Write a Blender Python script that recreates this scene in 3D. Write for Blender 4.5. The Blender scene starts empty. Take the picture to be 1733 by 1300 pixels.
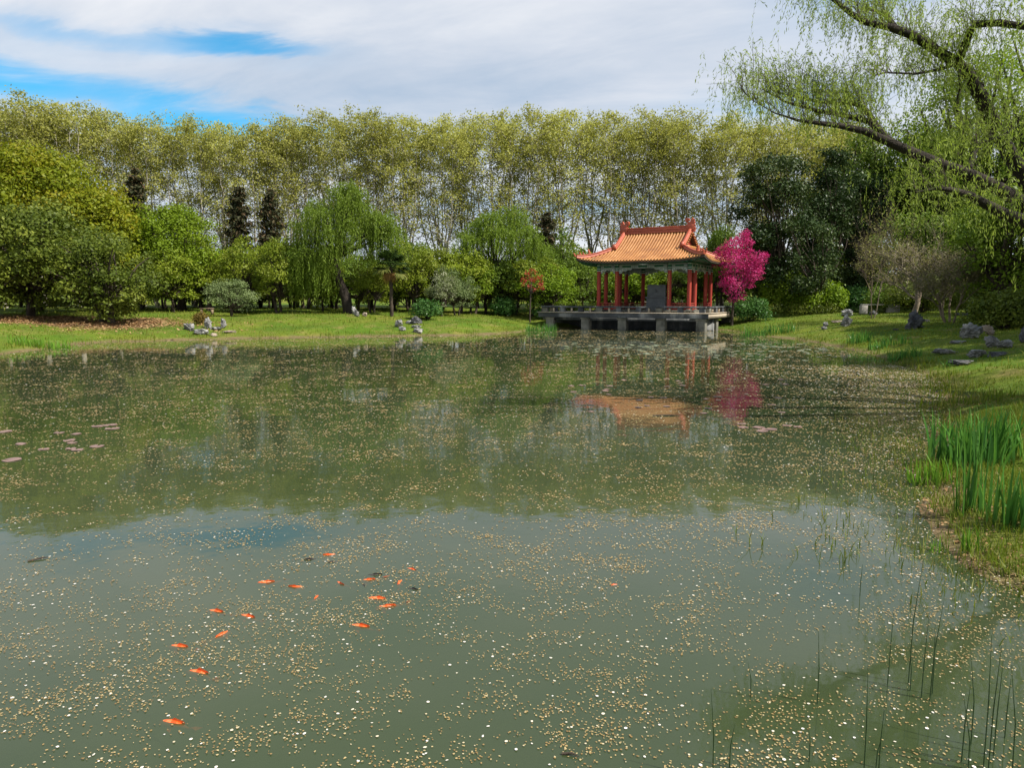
import bpy, math, random
import numpy as np
from mathutils import Vector

random.seed(5)
rng = np.random.default_rng(11)
scene = bpy.context.scene
COL = scene.collection
R = math.radians
PI = math.pi

# ---------------------------------------------------------------- camera geometry
H = 2.2                       # eye height above the water
F = 1200.0                    # focal length in photo pixels (photo 1733 x 1300)
PITCH = math.atan(142 / F)
CX, CY = 866.5, 650.0


def ray(px, py):
    u = (px - CX) / F
    v = (CY - py) / F
    c, s = math.cos(PITCH), math.sin(PITCH)
    return np.array([u, c + v * s, -s + v * c])


def P(px, py, D):
    """world point seen at photo pixel px, py at distance D along y"""
    d = ray(px, py)
    return np.array([0, 0, H]) + d * (D / d[1])


def W(px, py, z=0.0):
    d = ray(px, py)
    t = (z - H) / d[2]
    return np.array([0, 0, H]) + d * t


def scale_at(D):
    return D / F              # metres per photo pixel


# ---------------------------------------------------------------- terrain
shore_px = [(0, 601), (60, 590), (120, 583), (200, 578), (300, 576), (400, 573), (520, 571), (640, 569), (700, 568),
            (800, 567), (870, 563), (900, 558)]
shore = [tuple(W(a, b)[:2]) for a, b in shore_px]
shore += [(3.2, 55.5), (7.5, 57.0), (12.0, 56.6), (15.4, 53.0), (16.0, 50.5)]
shore += [tuple(W(a, b)[:2]) for a, b in [(1262, 565), (1320, 571), (1370, 578), (1430, 588), (1490, 601), (1545, 622),
                                          (1596, 652), (1616, 690), (1606, 740), (1588, 800), (1592, 850), (1618, 905),
                                          (1664, 950), (1725, 985), (1790, 1015)]]
shore += [(5.2, 4.2), (4.6, 2.2), (3.0, 0.9), (0.0, 0.6), (-6.0, 0.6), (-13.0, 2.0), (-19.0, 9.0), (-22.5, 18.0), (-22.5, 24.5)]
SH = np.array(shore)


def sdist(x, y):
    """signed distance to the pond outline, positive on land"""
    x = np.asarray(x, float); y = np.asarray(y, float)
    best = np.full(x.shape, 1e9); inside = np.zeros(x.shape, bool)
    n = len(SH)
    for i in range(n):
        ax, ay = SH[i]; bx, by = SH[(i + 1) % n]
        dx, dy = bx - ax, by - ay
        t = np.clip(((x - ax) * dx + (y - ay) * dy) / (dx * dx + dy * dy + 1e-12), 0, 1)
        d = np.hypot(x - ax - t * dx, y - ay - t * dy)
        best = np.minimum(best, d)
        cond = ((ay > y) != (by > y))
        xi = ax + (y - ay) / (by - ay + 1e-12) * dx
        inside ^= cond & (x < xi)
    w = .22 * np.sin(1.7 * x + .6 * y) * np.sin(1.1 * y - .5 * x) + .10 * np.sin(4.3 * x + 1.9 * y) + .05 * np.sin(9.1 * x - 6 * y)
    return np.where(inside, -best, best) + w * np.clip(np.hypot(x, y) / 9, .3, 1.5)


def zt(x, y):
    x = np.asarray(x, float); y = np.asarray(y, float)
    d = sdist(x, y)
    wob = 0.06 * np.sin(x * 0.45 + 1.3) * np.cos(y * 0.37) + 0.04 * np.sin(x * 1.1 - y * 0.8) + 0.02 * np.sin(2.3 * x + 1.9 * y)
    near = np.clip(1 - np.hypot(x, y) / 18.0, 0, 1)
    amp = 1.25 * (1 - 0.45 * near)
    out = 0.03 + amp * (1 - np.exp(-np.maximum(d, 0) / 6.0)) + 0.006 * np.clip(d, 0, 120) + wob * np.clip(d / 3, 0, 1)
    out = out + 4.0 * np.clip((y - 88) / 45, 0, 1) ** 2 * (3 - 2 * np.clip((y - 88) / 45, 0, 1))
    ins = 0.03 - 0.75 * (1 - np.exp(np.minimum(d, 0) / 2.6))
    return np.where(d > 0, out, ins)


def z1(x, y):
    return float(zt(np.array([x]), np.array([y]))[0])


def ground(px, py):
    """first hit of a pixel ray with the terrain"""
    d = ray(px, py)
    t = np.linspace(2, 140, 1400)
    x = d[0] * t; y = d[1] * t; z = H + d[2] * t
    h = zt(x, y)
    k = np.argmax(z <= np.maximum(h, 0.0))
    return np.array([x[k], y[k], h[k]])


# ---------------------------------------------------------------- mesh helpers
class G:
    def __init__(s):
        s.V = []; s.F = []; s.T = []; s.n = 0

    def add(s, V, Fa, t=None):
        V = np.asarray(V, float).reshape(-1, 3); Fa = np.asarray(Fa, int)
        s.V.append(V); s.F.append(Fa + s.n)
        s.T.append(np.full(len(Fa), 0.5) if t is None else (np.full(len(Fa), float(t)) if np.isscalar(t) else np.asarray(t, float)))
        s.n += len(V)

    def build(s, name, mat=None, parent=None, smooth=False):
        me = bpy.data.meshes.new(name)
        V = np.concatenate(s.V) if s.V else np.zeros((0, 3))
        lens = np.concatenate([np.full(len(f), f.shape[1]) for f in s.F])
        loops = np.concatenate([f.ravel() for f in s.F])
        me.vertices.add(len(V)); me.vertices.foreach_set('co', V.astype(np.float32).ravel())
        me.loops.add(len(loops)); me.loops.foreach_set('vertex_index', loops.astype(np.int32))
        me.polygons.add(len(lens))
        st = np.concatenate([[0], np.cumsum(lens)[:-1]])
        me.polygons.foreach_set('loop_start', st.astype(np.int32))
        if smooth:
            me.polygons.foreach_set('use_smooth', np.ones(len(lens), bool))
        a = me.attributes.new('tint', 'FLOAT', 'FACE')
        a.data.foreach_set('value', np.concatenate(s.T).astype(np.float32))
        me.update(calc_edges=True); me.validate()
        o = bpy.data.objects.new(name, me); COL.objects.link(o)
        if mat:
            me.materials.append(mat)
        if parent:
            o.parent = parent
        return o


def nrm(a):
    return a / (np.linalg.norm(a, axis=-1, keepdims=True) + 1e-9)


def tube(g, pts, rad, sides=6, t=0.5, cap=False):
    pts = np.asarray(pts, float); k = len(pts)
    rad = np.broadcast_to(np.asarray(rad, float), (k,))
    tan = np.gradient(pts, axis=0) if k > 2 else np.repeat((pts[1:] - pts[:1]), 2, axis=0)
    tan = nrm(tan)
    ref = np.array([0.0, 0, 1]) if abs(tan[0][2]) < 0.9 else np.array([1.0, 0, 0])
    u = nrm(np.cross(tan, ref)); v = np.cross(tan, u)
    a = np.linspace(0, 2 * PI, sides, endpoint=False)
    ring = pts[:, None] + rad[:, None, None] * (np.cos(a)[None, :, None] * u[:, None] + np.sin(a)[None, :, None] * v[:, None])
    i, j = np.meshgrid(np.arange(k - 1), np.arange(sides), indexing='ij')
    j2 = (j + 1) % sides
    q = np.stack([i * sides + j, i * sides + j2, (i + 1) * sides + j2, (i + 1) * sides + j], -1).reshape(-1, 4)
    g.add(ring.reshape(-1, 3), q, t)
    if cap:
        g.add(ring[-1], np.arange(sides)[None, :], t)
        g.add(ring[0], np.arange(sides)[None, ::-1], t)


def box(g, c, s, rot=0.0, t=0.5, taper=1.0):
    c = np.asarray(c, float); s = np.asarray(s, float) / 2
    b = np.array([[-1, -1, -1], [1, -1, -1], [1, 1, -1], [-1, 1, -1], [-1, -1, 1], [1, -1, 1], [1, 1, 1], [-1, 1, 1]], float)
    b[4:, :2] *= taper
    b = b * s
    if rot:
        cs, sn = math.cos(rot), math.sin(rot)
        b[:, :2] = np.stack([b[:, 0] * cs - b[:, 1] * sn, b[:, 0] * sn + b[:, 1] * cs], 1)
    g.add(b + c, [[3, 2, 1, 0], [4, 5, 6, 7], [0, 1, 5, 4], [1, 2, 6, 5], [2, 3, 7, 6], [3, 0, 4, 7]], t)


def bevel(o, w=0.02, seg=2):
    m = o.modifiers.new('bevel', 'BEVEL'); m.width = w; m.segments = seg; m.limit_method = 'ANGLE'
    return o


def prism(g, poly, thick, frame, t=0.5):
    """extrude a 2-D outline; frame maps (u, v, w) to a point"""
    n = len(poly)
    A = np.array([frame(u, v, -thick / 2) for u, v in poly]); B = np.array([frame(u, v, thick / 2) for u, v in poly])
    g.add(np.concatenate([A, B]), [[i, (i + 1) % n, n + (i + 1) % n, n + i] for i in range(n)], t)
    g.add(A, np.arange(n)[None, ::-1], t); g.add(B, np.arange(n)[None, :], t)


def leaves(g, Pn, Nr, L, Wd, tang=None, tint=None):
    """diamond leaves at points Pn facing Nr"""
    n = len(Pn)
    Nr = nrm(Nr)
    if tang is None:
        tang = np.cross(Nr, rng.normal(size=(n, 3)))
    tang = nrm(tang)
    b = nrm(np.cross(Nr, tang))
    L = np.broadcast_to(np.asarray(L, float), (n,))[:, None]; Wd = np.broadcast_to(np.asarray(Wd, float), (n,))[:, None]
    V = np.stack([Pn - tang * L / 2, Pn + b * Wd / 2 + tang * L * 0.08, Pn + tang * L / 2, Pn - b * Wd / 2 + tang * L * 0.08], 1)
    g.add(V.reshape(-1, 3), np.arange(4 * n).reshape(n, 4), rng.random(n) if tint is None else tint)


def rdirs(n):
    return nrm(rng.normal(size=(n, 3)))


# ---------------------------------------------------------------- tagging helpers
def tag(o, label=None, cat=None, group=None, kind=None):
    if label: o['label'] = label
    if cat: o['category'] = cat
    if group: o['group'] = group
    if kind: o['kind'] = kind
    return o


def empty(name, loc, rz=0.0):
    o = bpy.data.objects.new(name, None); COL.objects.link(o)
    o.location = [float(c) for c in loc]; o.rotation_euler = (0, 0, rz); o.empty_display_size = 0.3
    return o


def copy_tree(o, parent=None):
    c = o.copy(); COL.objects.link(c)
    if parent: c.parent = parent
    for ch in list(o.children):
        copy_tree(ch, c)
    return c


# ---------------------------------------------------------------- materials
def new_mat(name):
    m = bpy.data.materials.new(name); m.use_nodes = True
    nt = m.node_tree; nt.nodes.clear()
    out = nt.nodes.new('ShaderNodeOutputMaterial')
    return m, nt, out


def nd(nt, typ, ins=None, **kw):
    n = nt.nodes.new(typ)
    for k, v in kw.items():
        setattr(n, k, v)
    for k, v in (ins or {}).items():
        if hasattr(v, 'is_linked') or isinstance(v, bpy.types.NodeSocket):
            nt.links.new(v, n.inputs[k])
        else:
            n.inputs[k].default_value = v
    return n


def c4(c):
    return (c[0], c[1], c[2], 1.0)


def mixc(nt, fac, a, b, blend='MIX'):
    n = nt.nodes.new('ShaderNodeMix'); n.data_type = 'RGBA'; n.blend_type = blend
    for idx, v in ((0, fac), (6, a), (7, b)):
        if isinstance(v, bpy.types.NodeSocket):
            nt.links.new(v, n.inputs[idx])
        else:
            n.inputs[idx].default_value = v if idx == 0 else c4(v)
    return n.outputs[2]


def math_n(nt, op, a, b=None, c=None, clamp=False):
    n = nt.nodes.new('ShaderNodeMath'); n.operation = op; n.use_clamp = clamp
    for i, v in enumerate((a, b, c)):
        if v is None: continue
        if isinstance(v, bpy.types.NodeSocket): nt.links.new(v, n.inputs[i])
        else: n.inputs[i].default_value = v
    return n.outputs[0]


def ramp(nt, fac, stops):
    n = nt.nodes.new('ShaderNodeValToRGB')
    cr = n.color_ramp
    while len(cr.elements) < len(stops): cr.elements.new(0.5)
    for e, (p, c) in zip(cr.elements, stops):
        e.position = p; e.color = c4(c) if not np.isscalar(c) else (c, c, c, 1)
    nt.links.new(fac, n.inputs[0])
    return n.outputs[0]


def noise(nt, scale, detail=4, rough=0.55, vec=None, dist=0.0):
    n = nt.nodes.new('ShaderNodeTexNoise'); n.inputs['Scale'].default_value = scale
    n.inputs['Detail'].default_value = detail; n.inputs['Roughness'].default_value = rough; n.inputs['Distortion'].default_value = dist
    if vec is not None: nt.links.new(vec, n.inputs['Vector'])
    return n.outputs[0]


def leaf_mat(name, c1, c2, trans=0.3, rough=0.5, c3=None, var=0.25):
    m, nt, out = new_mat(name)
    at = nd(nt, 'ShaderNodeAttribute', attribute_name='tint')
    col = mixc(nt, at.outputs['Fac'], c1, c2) if c3 is None else ramp(nt, at.outputs['Fac'], [(0, c1), (0.55, c2), (1, c3)])
    oi = nd(nt, 'ShaderNodeObjectInfo')
    f = math_n(nt, 'MULTIPLY_ADD', oi.outputs['Random'], var, 1 - var / 2)
    col = mixc(nt, 1.0, col, (1, 1, 1), 'MULTIPLY')
    nmul = nt.nodes[-1]
    cmb = nd(nt, 'ShaderNodeCombineColor'); 
    for i in range(3): nt.links.new(f, cmb.inputs[i])
    nt.links.new(cmb.outputs[0], nmul.inputs[7])
    p = nd(nt, 'ShaderNodeBsdfPrincipled', {'Base Color': col, 'Roughness': rough, 'Specular IOR Level': 0.16})
    tr = nd(nt, 'ShaderNodeBsdfTranslucent', {'Color': mixc(nt, 0.35, col, (0.9, 1.0, 0.15), 'MULTIPLY')})
    mx = nd(nt, 'ShaderNodeMixShader', {0: trans, 1: p.outputs[0], 2: tr.outputs[0]})
    nt.links.new(mx.outputs[0], out.inputs[0])
    return m


def surf_mat(name, c1, c2, scale=3.0, rough=0.8, c3=None, bump=0.3, bscale=None, spec=0.3, stretch=None, detail=5):
    """noise-mottled solid material with bump"""
    m, nt, out = new_mat(name)
    tc = nd(nt, 'ShaderNodeTexCoord')
    vec = tc.outputs['Object']
    if stretch:
        mp = nd(nt, 'ShaderNodeMapping', {'Vector': vec, 'Scale': stretch}); vec = mp.outputs[0]
    n1 = noise(nt, scale, detail, 0.6, vec)
    stops = [(0.3, c1), (0.68, c2)] if c3 is None else [(0.3, c1), (0.52, c2), (0.72, c3)]
    col = ramp(nt, n1, stops)
    n2 = noise(nt, bscale or scale * 4, 5, 0.65, vec)
    bp = nd(nt, 'ShaderNodeBump', {'Strength': bump, 'Distance': 0.05, 'Height': n2})
    p = nd(nt, 'ShaderNodeBsdfPrincipled', {'Base Color': col, 'Roughness': rough, 'Specular IOR Level': spec, 'Normal': bp.outputs[0]})
    nt.links.new(p.outputs[0], out.inputs[0])
    return m


M = {}
M['plane_leaf'] = leaf_mat('plane_leaf', (0.27, 0.28, 0.055), (0.37, 0.36, 0.085), 0.46, 0.6, c3=(0.40, 0.42, 0.17))
M['plane_bark'] = surf_mat('plane_bark', (0.14, 0.12, 0.09), (0.40, 0.37, 0.30), 1.2, 0.9, bump=0.2)
M['camphor_leaf'] = leaf_mat('camphor_leaf', (0.11, 0.15, 0.008), (0.18, 0.20, 0.010), 0.35, 0.5, c3=(0.25, 0.20, 0.012))
M['dark_leaf'] = leaf_mat('dark_leaf', (0.05, 0.078, 0.011), (0.11, 0.143, 0.016), 0.3, 0.5, c3=(0.22, 0.25, 0.036))
M['dome_leaf'] = leaf_mat('dome_leaf', (0.10, 0.16, 0.008), (0.16, 0.22, 0.012), 0.35, 0.5)
M['orchard_leaf'] = leaf_mat('orchard_leaf', (0.12, 0.175, 0.014), (0.20, 0.25, 0.022), 0.42, 0.5, c3=(0.20, 0.22, 0.03), var=0.5)
M['bright_leaf'] = leaf_mat('bright_leaf', (0.12, 0.20, 0.012), (0.20, 0.28, 0.02), 0.4, 0.5)
M['sunny_leaf'] = leaf_mat('sunny_leaf', (0.10, 0.17, 0.014), (0.20, 0.28, 0.024), 0.45, 0.5)
M['mid_leaf'] = leaf_mat('mid_leaf', (0.075, 0.13, 0.016), (0.14, 0.20, 0.022), 0.35, 0.5, var=0.4)
M['willow_leaf'] = leaf_mat('willow_leaf', (0.12, 0.19, 0.02), (0.21, 0.29, 0.035), 0.4, 0.5)
M['near_willow_leaf'] = leaf_mat('near_willow_leaf', (0.20, 0.27, 0.04), (0.31, 0.38, 0.08), 0.5, 0.5)
M['conifer_leaf'] = leaf_mat('conifer_leaf', (0.030, 0.040, 0.016), (0.055, 0.055, 0.025), 0.1, 0.7, c3=(0.10, 0.062, 0.03))
M['magnolia_leaf'] = leaf_mat('magnolia_leaf', (0.016, 0.034, 0.009), (0.035, 0.062, 0.014), 0.12, 0.45, c3=(0.075, 0.10, 0.026))
M['magenta_leaf'] = leaf_mat('magenta_leaf', (0.40, 0.012, 0.13), (0.55, 0.030, 0.20), 0.42, 0.6, c3=(0.66, 0.12, 0.34))
M['red_leaf'] = leaf_mat('red_leaf', (0.28, 0.03, 0.02), (0.42, 0.08, 0.05), 0.35, 0.5)
M['white_bloom'] = leaf_mat('white_bloom', (0.09, 0.13, 0.03), (0.15, 0.18, 0.07), 0.3, 0.6, c3=(0.55, 0.53, 0.42))
M['grey_leaf'] = leaf_mat('grey_leaf', (0.12, 0.17, 0.06), (0.22, 0.27, 0.11), 0.3, 0.5)
M['azalea_leaf'] = leaf_mat('azalea_leaf', (0.03, 0.085, 0.018), (0.06, 0.145, 0.028), 0.25, 0.4, c3=(0.10, 0.19, 0.05))
M['ball_leaf'] = leaf_mat('ball_leaf', (0.12, 0.09, 0.02), (0.22, 0.15, 0.03), 0.25, 0.5)
M['twig_leaf'] = leaf_mat('twig_leaf', (0.14, 0.14, 0.04), (0.22, 0.20, 0.07), 0.35, 0.5)
M['palm_leaf'] = leaf_mat('palm_leaf', (0.016, 0.034, 0.008), (0.06, 0.10, 0.024), 0.2, 0.35)
M['palm_dry'] = leaf_mat('palm_dry', (0.20, 0.11, 0.035), (0.32, 0.18, 0.06), 0.3, 0.6)
M['palm_yellow'] = leaf_mat('palm_yellow', (0.09, 0.11, 0.025), (0.19, 0.19, 0.05), 0.3, 0.5)
M['iris_leaf'] = leaf_mat('iris_leaf', (0.035, 0.11, 0.022), (0.075, 0.19, 0.03), 0.3, 0.35, c3=(0.11, 0.25, 0.04))
M['iris_light'] = leaf_mat('iris_light', (0.09, 0.20, 0.02), (0.16, 0.30, 0.03), 0.4, 0.4)
M['reed'] = surf_mat('reed_green', (0.012, 0.03, 0.008), (0.03, 0.06, 0.015), 4, 0.6)
M['grass'] = leaf_mat('grass_blade', (0.09, 0.145, 0.012), (0.15, 0.20, 0.016), 0.35, 0.6, c3=(0.21, 0.20, 0.04))
M['wet_grass'] = leaf_mat('wet_grass_blade', (0.07, 0.105, 0.012), (0.13, 0.17, 0.02), 0.35, 0.5, c3=(0.22, 0.19, 0.05))
M['bark'] = surf_mat('bark', (0.025, 0.018, 0.012), (0.075, 0.058, 0.042), 3, 0.95, bump=0.6)
M['willow_bark'] = surf_mat('willow_bark', (0.012, 0.009, 0.007), (0.038, 0.029, 0.022), 4, 0.95, bump=0.9, bscale=14, stretch=(1, 1, 0.4))
M['pale_bark'] = surf_mat('pale_bark', (0.10, 0.075, 0.05), (0.25, 0.20, 0.14), 3, 0.9, bump=0.3)
M['twig'] = surf_mat('twig_bark', (0.07, 0.05, 0.038), (0.15, 0.115, 0.09), 3, 0.9)
M['twig_pale'] = surf_mat('twig_pale_bark', (0.13, 0.11, 0.07), (0.25, 0.21, 0.145), 3, 0.9)
M['rock'] = surf_mat('pond_rock', (0.05, 0.05, 0.048), (0.24, 0.235, 0.225), 3.2, 0.95, c3=(0.48, 0.46, 0.43), bump=1.0, bscale=9, spec=.1, detail=9)
M['rock_dark'] = surf_mat('dark_rock', (0.035, 0.036, 0.042), (0.11, 0.11, 0.115), 2.0, 0.9, c3=(0.20, 0.19, 0.18), bump=1.0, bscale=9, spec=.1, detail=9)
M['rock_tan'] = surf_mat('tan_rock', (0.20, 0.15, 0.11), (0.40, 0.33, 0.27), 2.5, 0.9, bump=0.7)
M['stone'] = surf_mat('deck_stone', (0.05, 0.05, 0.04), (0.14, 0.135, 0.11), 1.2, 0.9, c3=(0.24, 0.225, 0.185), bump=0.35)
M['stone_dark'] = surf_mat('stained_shaded_stone', (0.025, 0.028, 0.032), (0.075, 0.08, 0.085), 0.9, 0.9, c3=(0.30, 0.30, 0.29), bump=0.4, stretch=(1, 1, 0.5))  # stain and wear, plus the shade of unlit fronts mixed into the colour
M['stone_top'] = surf_mat('deck_paving', (0.34, 0.28, 0.21), (0.46, 0.39, 0.30), 1.5, 0.9, bump=0.3)
M['stele'] = surf_mat('tablet_stone', (0.10, 0.11, 0.115), (0.17, 0.18, 0.185), 2, 0.75, bump=0.25)
M['column'] = surf_mat('red_paint', (0.27, 0.03, 0.02), (0.36, 0.055, 0.036), 2.0, 0.55, bump=0.15, stretch=(1, 1, 0.3))
M['red_wood'] = surf_mat('red_lattice_paint', (0.22, 0.03, 0.022), (0.32, 0.06, 0.04), 3.0, 0.6)
M['tile'] = surf_mat('roof_tile', (0.19, 0.072, 0.018), (0.31, 0.132, 0.032), 1.1, 0.5, c3=(0.42, 0.21, 0.075), bump=0.25, spec=0.5)
M['pan_tile_shade'] = surf_mat('pan_tile_shade', (0.20, 0.065, 0.016), (0.30, 0.11, 0.022), 3, 0.6)  # same glaze as the ribs, darkened to paint shade into the valleys
M['ridge'] = surf_mat('ridge_tile', (0.28, 0.05, 0.022), (0.42, 0.09, 0.04), 3.0, 0.5, bump=0.3, spec=0.5)
M['beam'] = surf_mat('painted_beam', (0.20, 0.25, 0.25), (0.34, 0.37, 0.35), 4.0, 0.7)
M['beam_white'] = surf_mat('beam_line', (0.50, 0.52, 0.50), (0.62, 0.63, 0.60), 6, 0.7)
M['beam_green'] = surf_mat('beam_panel', (0.03, 0.10, 0.06), (0.06, 0.16, 0.10), 6, 0.7)
M['soffit'] = surf_mat('eave_wood', (0.04, 0.035, 0.03), (0.09, 0.06, 0.045), 4, 0.8)
M['gold'] = surf_mat('gold_letter', (0.55, 0.36, 0.08), (0.65, 0.45, 0.12), 6, 0.4)
M['koi'] = surf_mat('koi_orange', (0.50, 0.04, 0.008), (0.66, 0.10, 0.014), 9, 0.35, c3=(0.74, 0.26, 0.10), bump=0.1, spec=0.5)
M['koi_dark'] = surf_mat('koi_dark', (0.02, 0.018, 0.018), (0.05, 0.04, 0.035), 18, 0.35, bump=0.1)
M['lily'] = surf_mat('lily_pad', (0.15, 0.085, 0.07), (0.25, 0.16, 0.135), 6, 0.35, spec=0.5)
M['lily_far'] = surf_mat('lily_pad_green', (0.14, 0.18, 0.10), (0.34, 0.37, 0.27), 0.35, 0.22, spec=0.6)
M['wood'] = surf_mat('bench_wood', (0.16, 0.11, 0.07), (0.28, 0.21, 0.14), 4, 0.8)
M['bench_stone'] = surf_mat('bench_stone', (0.26, 0.24, 0.21), (0.40, 0.37, 0.33), 3, 0.9)


def petal_mat():
    m, nt, out = new_mat('petal')
    at = nd(nt, 'ShaderNodeAttribute', attribute_name='tint')
    col = ramp(nt, at.outputs['Fac'], [(0.0, (0.18, 0.11, 0.04)), (0.4, (0.30, 0.21, 0.085)), (0.7, (0.38, 0.30, 0.15)), (0.8, (0.56, 0.50, 0.38)), (1.0, (0.66, 0.62, 0.57))])
    p = nd(nt, 'ShaderNodeBsdfPrincipled', {'Base Color': col, 'Roughness': 0.7, 'Specular IOR Level': 0.2})
    nt.links.new(p.outputs[0], out.inputs[0])
    return m


M['petal'] = petal_mat()
M['litter'] = leaf_mat('dry_leaf', (0.14, 0.075, 0.035), (0.30, 0.17, 0.075), 0.15, 0.8, c3=(0.42, 0.28, 0.14))


LIT = ground(95, 544)


def ground_mat():
    m, nt, out = new_mat('lawn')
    geo = nd(nt, 'ShaderNodeNewGeometry')
    pos = geo.outputs['Position']
    big = noise(nt, 0.16, 4, 0.6, pos); mid = noise(nt, 0.9, 5, 0.65, pos); fine = noise(nt, 9.0, 4, 0.7, pos)
    g = mixc(nt, ramp(nt, big, [(0.38, 0.0), (0.62, 1.0)]), (0.075, 0.135, 0.011), (0.15, 0.165, 0.02))
    g = mixc(nt, ramp(nt, mid, [(0.50, 0.0), (0.68, 0.85)]), g, (0.22, 0.165, 0.06))
    g = mixc(nt, ramp(nt, noise(nt, 0.35, 5, 0.6, pos), [(0.45, 0.0), (0.62, 0.7)]), g, (0.05, 0.095, 0.010))
    g = mixc(nt, math_n(nt, 'MULTIPLY', fine, 0.5), g, (0.05, 0.085, 0.008))
    # mud and dry margin at the water's edge
    sx = nd(nt, 'ShaderNodeSeparateXYZ', {0: pos})
    zz = math_n(nt, 'ADD', sx.outputs[2], math_n(nt, 'MULTIPLY_ADD', mid, 0.30, -0.15))
    mudf = ramp(nt, zz, [(0.0, 1.0), (0.13, 0.0)])
    g = mixc(nt, mudf, g, mixc(nt, fine, (0.07, 0.05, 0.025), (0.21, 0.15, 0.08)))
    deep = ramp(nt, math_n(nt, 'MULTIPLY_ADD', sx.outputs[2], 1.0, 0.75), [(0.3, 1.0), (0.78, 0.0)])
    g = mixc(nt, deep, g, (0.055, 0.055, 0.028))
    # leaf litter bed under the evergreen trees on the left
    d = nd(nt, 'ShaderNodeVectorMath', {0: pos, 1: (LIT[0], LIT[1], 1.0)}, operation='SUBTRACT')
    d2 = nd(nt, 'ShaderNodeVectorMath', {0: d.outputs[0], 1: (0.12, 0.26, 0.0)}, operation='MULTIPLY')
    ln = nd(nt, 'ShaderNodeVectorMath', {0: d2.outputs[0]}, operation='LENGTH')
    lit = ramp(nt, math_n(nt, 'ADD', ln.outputs['Value'], math_n(nt, 'MULTIPLY_ADD', mid, 0.8, -0.4)), [(0.7, 1.0), (1.0, 0.0)])
    g = mixc(nt, lit, g, mixc(nt, fine, (0.06, 0.035, 0.02), (0.22, 0.13, 0.07)))
    bp = nd(nt, 'ShaderNodeBump', {'Strength': 0.7, 'Distance': 0.06, 'Height': fine})
    p = nd(nt, 'ShaderNodeBsdfPrincipled', {'Base Color': g, 'Roughness': 0.95, 'Specular IOR Level': 0.1, 'Normal': bp.outputs[0]})
    nt.links.new(p.outputs[0], out.inputs[0])
    return m


def water_mat():
    m, nt, out = new_mat('pond_water')
    geo = nd(nt, 'ShaderNodeNewGeometry'); pos = geo.outputs['Position']
    n1 = noise(nt, 2.2, 3, 0.5, pos); n2 = noise(nt, 0.5, 2, 0.5, pos)
    hgt = math_n(nt, 'ADD', math_n(nt, 'MULTIPLY', n1, 0.35), n2)
    bp = nd(nt, 'ShaderNodeBump', {'Strength': 0.06, 'Distance': 0.12, 'Height': hgt})
    body = mixc(nt, ramp(nt, noise(nt, 0.12, 3, 0.5, pos), [(0.35, 0.0), (0.65, 1.0)]), (0.045, 0.069, 0.025), (0.062, 0.080, 0.046))
    df = nd(nt, 'ShaderNodeBsdfDiffuse', {'Color': body})
    tr = nd(nt, 'ShaderNodeBsdfTransparent', {'Color': (0.62, 0.68, 0.45, 1)})
    under = nd(nt, 'ShaderNodeMixShader', {0: 0.42, 1: df.outputs[0], 2: tr.outputs[0]})
    gl = nd(nt, 'ShaderNodeBsdfGlossy', {'Color': (1, 1, 1, 1), 'Roughness': 0.035, 'Normal': bp.outputs[0]})
    fr = nd(nt, 'ShaderNodeFresnel', {'IOR': 1.38, 'Normal': bp.outputs[0]})
    mx = nd(nt, 'ShaderNodeMixShader', {0: fr.outputs[0], 1: under.outputs[0], 2: gl.outputs[0]})
    nt.links.new(mx.outputs[0], out.inputs[0])
    return m


# ---------------------------------------------------------------- world, sun, camera
SUN_EL, SUN_AZ = 50.0, -22.0       # azimuth measured from +x (right) towards +y (away)


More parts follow.
